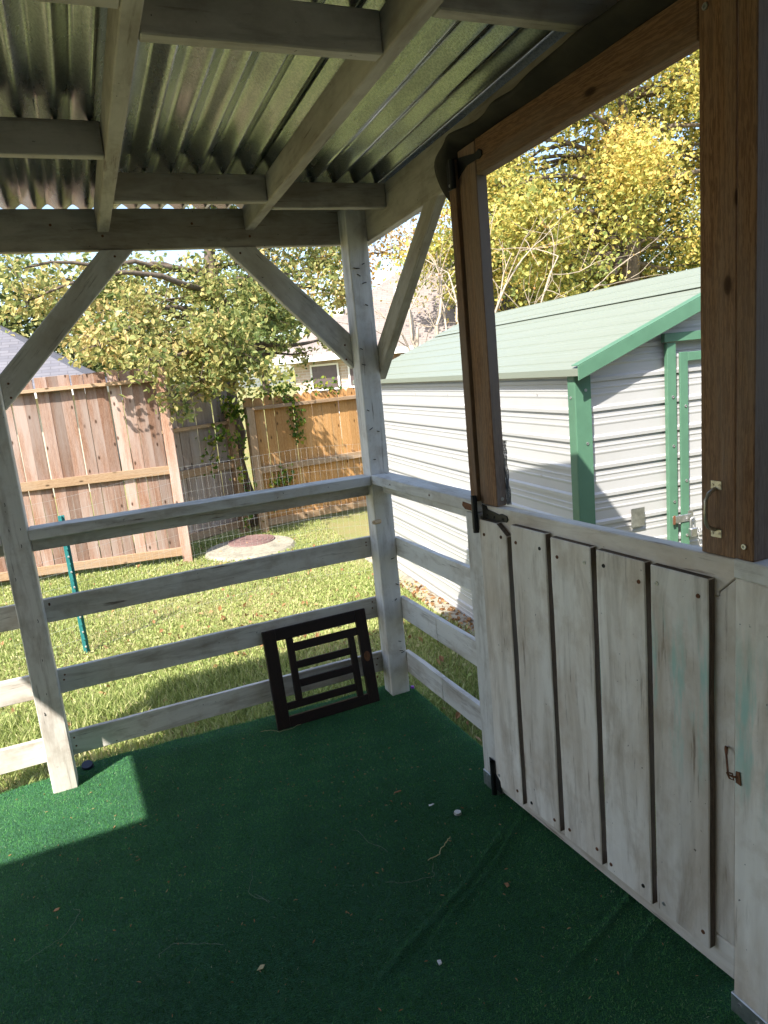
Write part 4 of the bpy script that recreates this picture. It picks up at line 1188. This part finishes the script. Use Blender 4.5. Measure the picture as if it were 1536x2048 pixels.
bare_tree('bare_tree', 'second bare tree with long pale branches reaching over the shed roof', (5.4, 8.4, GZ),
          [((.8, .1, .75), 3.0, .045), ((.3, 0, .9), 2.2, .04)], 25)
# far tree line closing the horizon
rg = np.random.default_rng(31); pp = []; tt = []
for k in range(46):
    a = -0.55 + k / 45 * 2.1; R_ = rg.uniform(42, 60)
    c = np.array([math.sin(a) * R_ - 1, math.cos(a) * R_ - 3, rg.uniform(1.5, 4.5)])
    q = rg.normal(size=(420, 3)) * np.array([2.4, 1.6, 1.7]) + c
    pp.append(q[q[:, 2] > GZ]); tt.append(np.clip(rg.normal(rg.uniform(.2, .7), .2, (q[:, 2] > GZ).sum()), 0, 1))
far = leaves('far_trees', np.concatenate(pp), .55, 'leaf_yg', None, np.concatenate(tt), .5, seed=4)
tag(far, 'distant line of mixed trees beyond the houses', 'trees', kind='stuff')

# vine on the fences
def vine(label, paths, n, size, seed):
    rg = np.random.default_rng(seed)
    t_ = thing('vine', label, 'vine', (*paths[0][0][:2], GZ)); tb = Tubes(); pos = []
    for pth in paths:
        pth = np.array(pth, float); s = np.linspace(0, len(pth) - 1, 6 * len(pth))
        pi = np.stack([np.interp(s, range(len(pth)), pth[:, q]) for q in range(3)], 1); pi += rg.normal(size=pi.shape) * .012
        tb.add(pi, .004, 5)
        k = n // len(paths)
        pos.append(pi[rg.integers(0, len(pi), k)] + rg.normal(size=(k, 3)) * np.array([.055, .02, .055]))
    tb.build('stem', 'bark', t_); leaves('foliage', np.concatenate(pos), size, 'leaf_vine', t_, None, .35, .8, seed)
vine('leafy green vine climbing between the dark and orange fences', [[(.60, 5.42, GZ), (.60, 5.40, .3), (.58, 5.38, .8), (.62, 5.38, 1.35)], [(.58, 5.38, .8), (.40, 5.42, .95), (.25, 5.36, .85), (.2, 5.3, .55)], [(.6, 5.4, 1.1), (.5, 5.42, 1.3)]], 330, .06, 41)
vine('small vine patch growing on the lower orange fence', [[(.98, 5.46, GZ + .3), (.96, 5.46, .25), (1.05, 5.47, .42)], [(1.05, 5.47, .1), (1.12, 5.47, .35)]], 110, .055, 42)
vine('dark vine bundle lying along the top of the orange fence', [[(.75, 5.50, 1.28), (1.0, 5.52, 1.36), (1.3, 5.56, 1.40), (1.65, 5.60, 1.36), (1.9, 5.62, 1.30)], [(1.2, 5.5, 1.36), (1.35, 5.5, 1.0), (1.3, 5.49, .8)]], 380, .05, 43)

# ================================================================== GRASS AND LITTER
def grass_field(name, regions, seed):
    rg = np.random.default_rng(seed); V = []; F = []; T = []; n0 = 0
    for (x0, x1, y0, y1, dens, h, hs, tmu) in regions:
        n_ = int((x1 - x0) * (y1 - y0) * dens)
        x = rg.uniform(x0, x1, n_); y = rg.uniform(y0, y1, n_)
        patch = .5 + .5 * np.sin(x * 2.1 + 1.3 * np.sin(y * 1.7)) * np.sin(y * 2.6 + .7 + np.sin(x * 1.3))
        dry = np.exp(-((x + .15) / .75) ** 2 - ((y - 2.15) / .45) ** 2) + .8 * np.exp(-((x + 1.0) / .5) ** 2 - ((y - 3.0) / .4) ** 2)
        keep = rg.random(n_) < (.5 + .5 * patch) * (1 - .75 * np.clip(dry, 0, 1))
        inslab = ((x - .4) ** 2 + (y - 4.7) ** 2 < .47 ** 2) | ((x > .98 + .09 * y) & (y > -.3))
        keep &= ~inslab
        x, y, patch = x[keep], y[keep], patch[keep]; n_ = len(x)
        hh = h * rg.uniform(.5, 1.3, n_) * (.7 + .5 * patch)
        a = rg.uniform(0, 2 * np.pi, n_); w = rg.uniform(.0022, .0048, n_)
        lean = rg.uniform(.15, 1.0, n_) * hh; la = rg.uniform(0, 2 * np.pi, n_)
        b = np.stack([x, y, np.full(n_, GZ)], 1); sd = np.stack([np.cos(a), np.sin(a), np.zeros(n_)], 1) * w[:, None]
        ld = np.stack([np.cos(la), np.sin(la), np.zeros(n_)], 1) * lean[:, None]
        m_ = b + ld * .35 + np.array([0, 0, 1]) * hh[:, None] * .6
        tp_ = b + ld + np.array([0, 0, 1]) * hh[:, None]
        V.append(np.stack([b - sd, b + sd, m_ + sd * .8, m_ - sd * .8, tp_], 1).reshape(-1, 3))
        o_ = np.arange(n_)[:, None] * 5 + n0
        F.append((o_ + np.array([[0, 1, 2, 3]]), o_ + np.array([[3, 2, 4]]))); n0 += n_ * 5
        T.append(np.repeat(np.clip(rg.normal(tmu, .22, n_) - .25 * (patch - .5), 0, 1), 5))
    return np_mesh(name, np.concatenate(V), [np.concatenate([f_[0] for f_ in F]), np.concatenate([f_[1] for f_ in F])], 'grass', None, tint=np.concatenate(T))
gr = grass_field('grass', [(-2.6, -.1, .14, 1.5, 11000, .075, .3, .42), (-.1, 1.05, .14, 1.7, 8000, .05, .3, .45), (.13, 1.05, -1.2, .14, 7000, .045, .3, .42),
                           (-2.8, 1.25, 1.5, 3.3, 9500, .030, .3, .52), (-2.9, 2.6, 3.3, 5.6, 7000, .030, .3, .50)], 51)
tag(gr, 'short yellow green lawn grass with longer tufts beside the deck', 'grass', kind='stuff')
rg = np.random.default_rng(61)
n_ = 2200
px = rg.uniform(-2.6, 1.2, n_); py = rg.uniform(.3, 5.2, n_)
cl = rg.random(n_) < (.10 + .75 * (np.exp(-((px + .2) / .9) ** 2 - ((py - 2.1) / .5) ** 2)))
pp = np.stack([px, py, np.full(n_, GZ) + rg.uniform(.02, .045, n_)], 1)[cl]
ex = np.stack([rg.uniform(.95, 1.12, 260) + 0, rg.uniform(-.2, 2.4, 260), np.full(260, GZ + .03)], 1); ex[:, 0] += .091 * ex[:, 1] - .07
ex2 = np.stack([rg.uniform(.2, .95, 26), rg.uniform(-.5, 1.2, 26), np.full(26, GZ + .05)], 1)
lit = leaves('fallen_leaves', np.concatenate([pp, ex, ex2]), .045, 'litter', None, None, .5, .6, 62, flat=False)
tag(lit, 'scattered dry brown leaves on the lawn and along the shed wall', 'leaves', kind='stuff')
# broad clover leaves in the turf
n_ = 9000
pp = np.stack([rg.uniform(-2.6, 1.0, n_), rg.uniform(.4, 5.0, n_), GZ + rg.uniform(.008, .04, n_)], 1)
pp = pp[((pp[:, 0] - .4) ** 2 + (pp[:, 1] - 4.7) ** 2 > .27)]
cv_ = leaves('clover', pp, .022, 'grass', None, np.clip(rg.normal(.4, .25, len(pp)), 0, 1), .5, .9, 63)
tag(cv_, 'small clover leaves mixed through the lawn', 'clover', kind='stuff')

# ================================================================== SMALL THINGS ON THE CARPET
bm = bmesh.new(); disc_mesh(bm, .0135, 0, .0065, 21, .002)
cap = finish('bottle_cap', bm, 'steel', None, Matrix.Translation((-.178, -.921, .003)))
tag(cap, 'silver bottle cap lying on the green carpet near the gate', 'bottle cap')
bm = bmesh.new(); disc_mesh(bm, .024, 0, .020, 24, .003)
dc = finish('plastic_lid', bm, 'plastic_dark', None, Matrix.Translation((-1.318, .140, .002)) @ Matrix.Rotation(.35, 4, 'X'))
tag(dc, 'small navy plastic cap at the foot of the left post', 'cap')
bm = bmesh.new(); disc_mesh(bm, .011, 0, .020, 16, .003)
pc = finish('purple_cap', bm, 'purple', None, Matrix.Translation((.112, .020, -.006)))
tag(pc, 'tiny purple plastic cap behind the corner post base', 'cap')
def scrap(name, label, cat, loc, pts, mat, th=.002, rot=0):
    P_ = [Vector((loc[0] + x * math.cos(rot) - y * math.sin(rot), loc[1] + x * math.sin(rot) + y * math.cos(rot), loc[2] + z)) for x, y, z in pts]
    o = prism(name, P_, (0, 0, th), mat, None, (1, 0, 0), .0004)
    return tag(o, label, cat)
scrap('white_scrap', 'white chip of paper beside the bottle cap', 'scrap', (-.232, -.832, .003), [(-.011, -.004, 0), (-.002, -.006, 0), (.011, -.002, 0), (.007, .003, 0), (-.001, .002, 0), (-.008, .005, 0)], 'white_bit')
scrap('leaf_scrap', 'pale yellow leaf fragment on the carpet at the bottom centre', 'leaf', (-.93, -1.215, .003), [(-.012, -.006, 0), (.004, -.008, 0), (.012, .003, 0), (.001, .007, 0)], 'straw')
scrap('dry_leaf', 'pinkish brown leaf bit on the carpet at the far left', 'leaf', (-1.425, -.70, .003), [(-.010, -.005, 0), (.006, -.007, 0), (.011, .004, 0), (-.003, .006, 0)], 'tan_leaf')
scrap('dry_leaf', 'brown curled leaf bit on the carpet beside the gate planks', 'leaf', (-.222, -1.285, .003), [(-.006, -.009, 0), (.004, -.007, 0), (.007, .006, 0), (-.004, .009, 0)], 'tan_leaf')
scrap('dry_leaf', 'brown twig like leaf lying between the lattice panel and the bottle cap', 'leaf', (-.30, -.70, .003), [(-.015, -.003, 0), (.012, -.004, 0), (.016, .002, 0), (-.010, .004, 0)], 'tan_leaf')
scrap('white_scrap', 'tiny white pebble on the carpet near the lower edge', 'pebble', (-.52, -1.43, .003), [(-.005, -.007, 0), (.004, -.006, 0), (.006, .005, 0), (-.003, .008, 0)], 'white_bit', .004)
def thread(label, pts, r=.00045, mat='thread'):
    pts = np.array([(x, y, .004) for x, y in pts], float)
    s = np.linspace(0, len(pts) - 1, 8 * len(pts)); pi = np.stack([np.interp(s, range(len(pts)), pts[:, q]) for q in range(3)], 1)
    k = np.ones(5) / 5
    for q in (0, 1): pi[2:-2, q] = np.convolve(pi[:, q], k, 'valid')
    pi[:, 2] += RNG.uniform(0, .003, len(pi)); pi[:, :2] += np.cumsum(RNG.normal(size=(len(pi), 2)) * .0018, axis=0)
    t = Tubes(); t.add(pi, r, 5); tag(t.build('thread', mat), label, 'thread')
thread('tangled pale thread in the middle of the carpet', [(-.83, -.72), (-.86, -.80), (-.87, -.87), (-.90, -.93), (-.87, -.96), (-.84, -.99), (-.87, -.93)])
thread('loose pale thread on the carpet at the lower left edge', [(-1.50, -.88), (-1.46, -.86), (-1.40, -.83), (-1.37, -.78), (-1.36, -.74), (-1.38, -.72)])
thread('curling thread on the carpet right of the lower left one', [(-1.17, -1.05), (-1.16, -1.02), (-1.12, -.99), (-1.06, -1.02), (-1.0, -1.05)])
thread('long thin thread on the carpet in front of the gate', [(-.52, -1.10), (-.45, -1.14), (-.38, -1.15), (-.36, -1.10)], .0005)
thread('short forked thread below the lattice panel', [(-.52, -.82), (-.50, -.87), (-.49, -.93), (-.47, -.98)])
thread('straw coloured string trailing from the lattice panel corner', [(-.62, .02), (-.56, -.01), (-.53, -.035), (-.47, -.03), (-.42, -.015)], .0009, 'straw')
thread('pale yellow grass stem on the carpet near the gate', [(-.37, -1.08), (-.33, -1.07), (-.30, -1.04), (-.27, -1.03)], .0014, 'straw')
# crumbs of grass and bark tracked over the carpet
rg = np.random.default_rng(71); n_ = 1000
pp = np.stack([rg.uniform(-1.7, .05, n_), rg.uniform(-1.8, .05, n_), np.full(n_, .005)], 1)
pp = pp[rg.random(n_) < .25 + .75 * np.exp(-((pp[:, 0] + .5) / .5) ** 2 - ((pp[:, 1] + .5) / .35) ** 2)]
cr = leaves('carpet_crumbs', pp, .012, 'litter', None, np.clip(rg.normal(.85, .2, len(pp)), 0, 1), .5, .3, 72, flat=True)
tag(cr, 'scattered crumbs of dry grass on the green carpet', 'debris', kind='stuff')
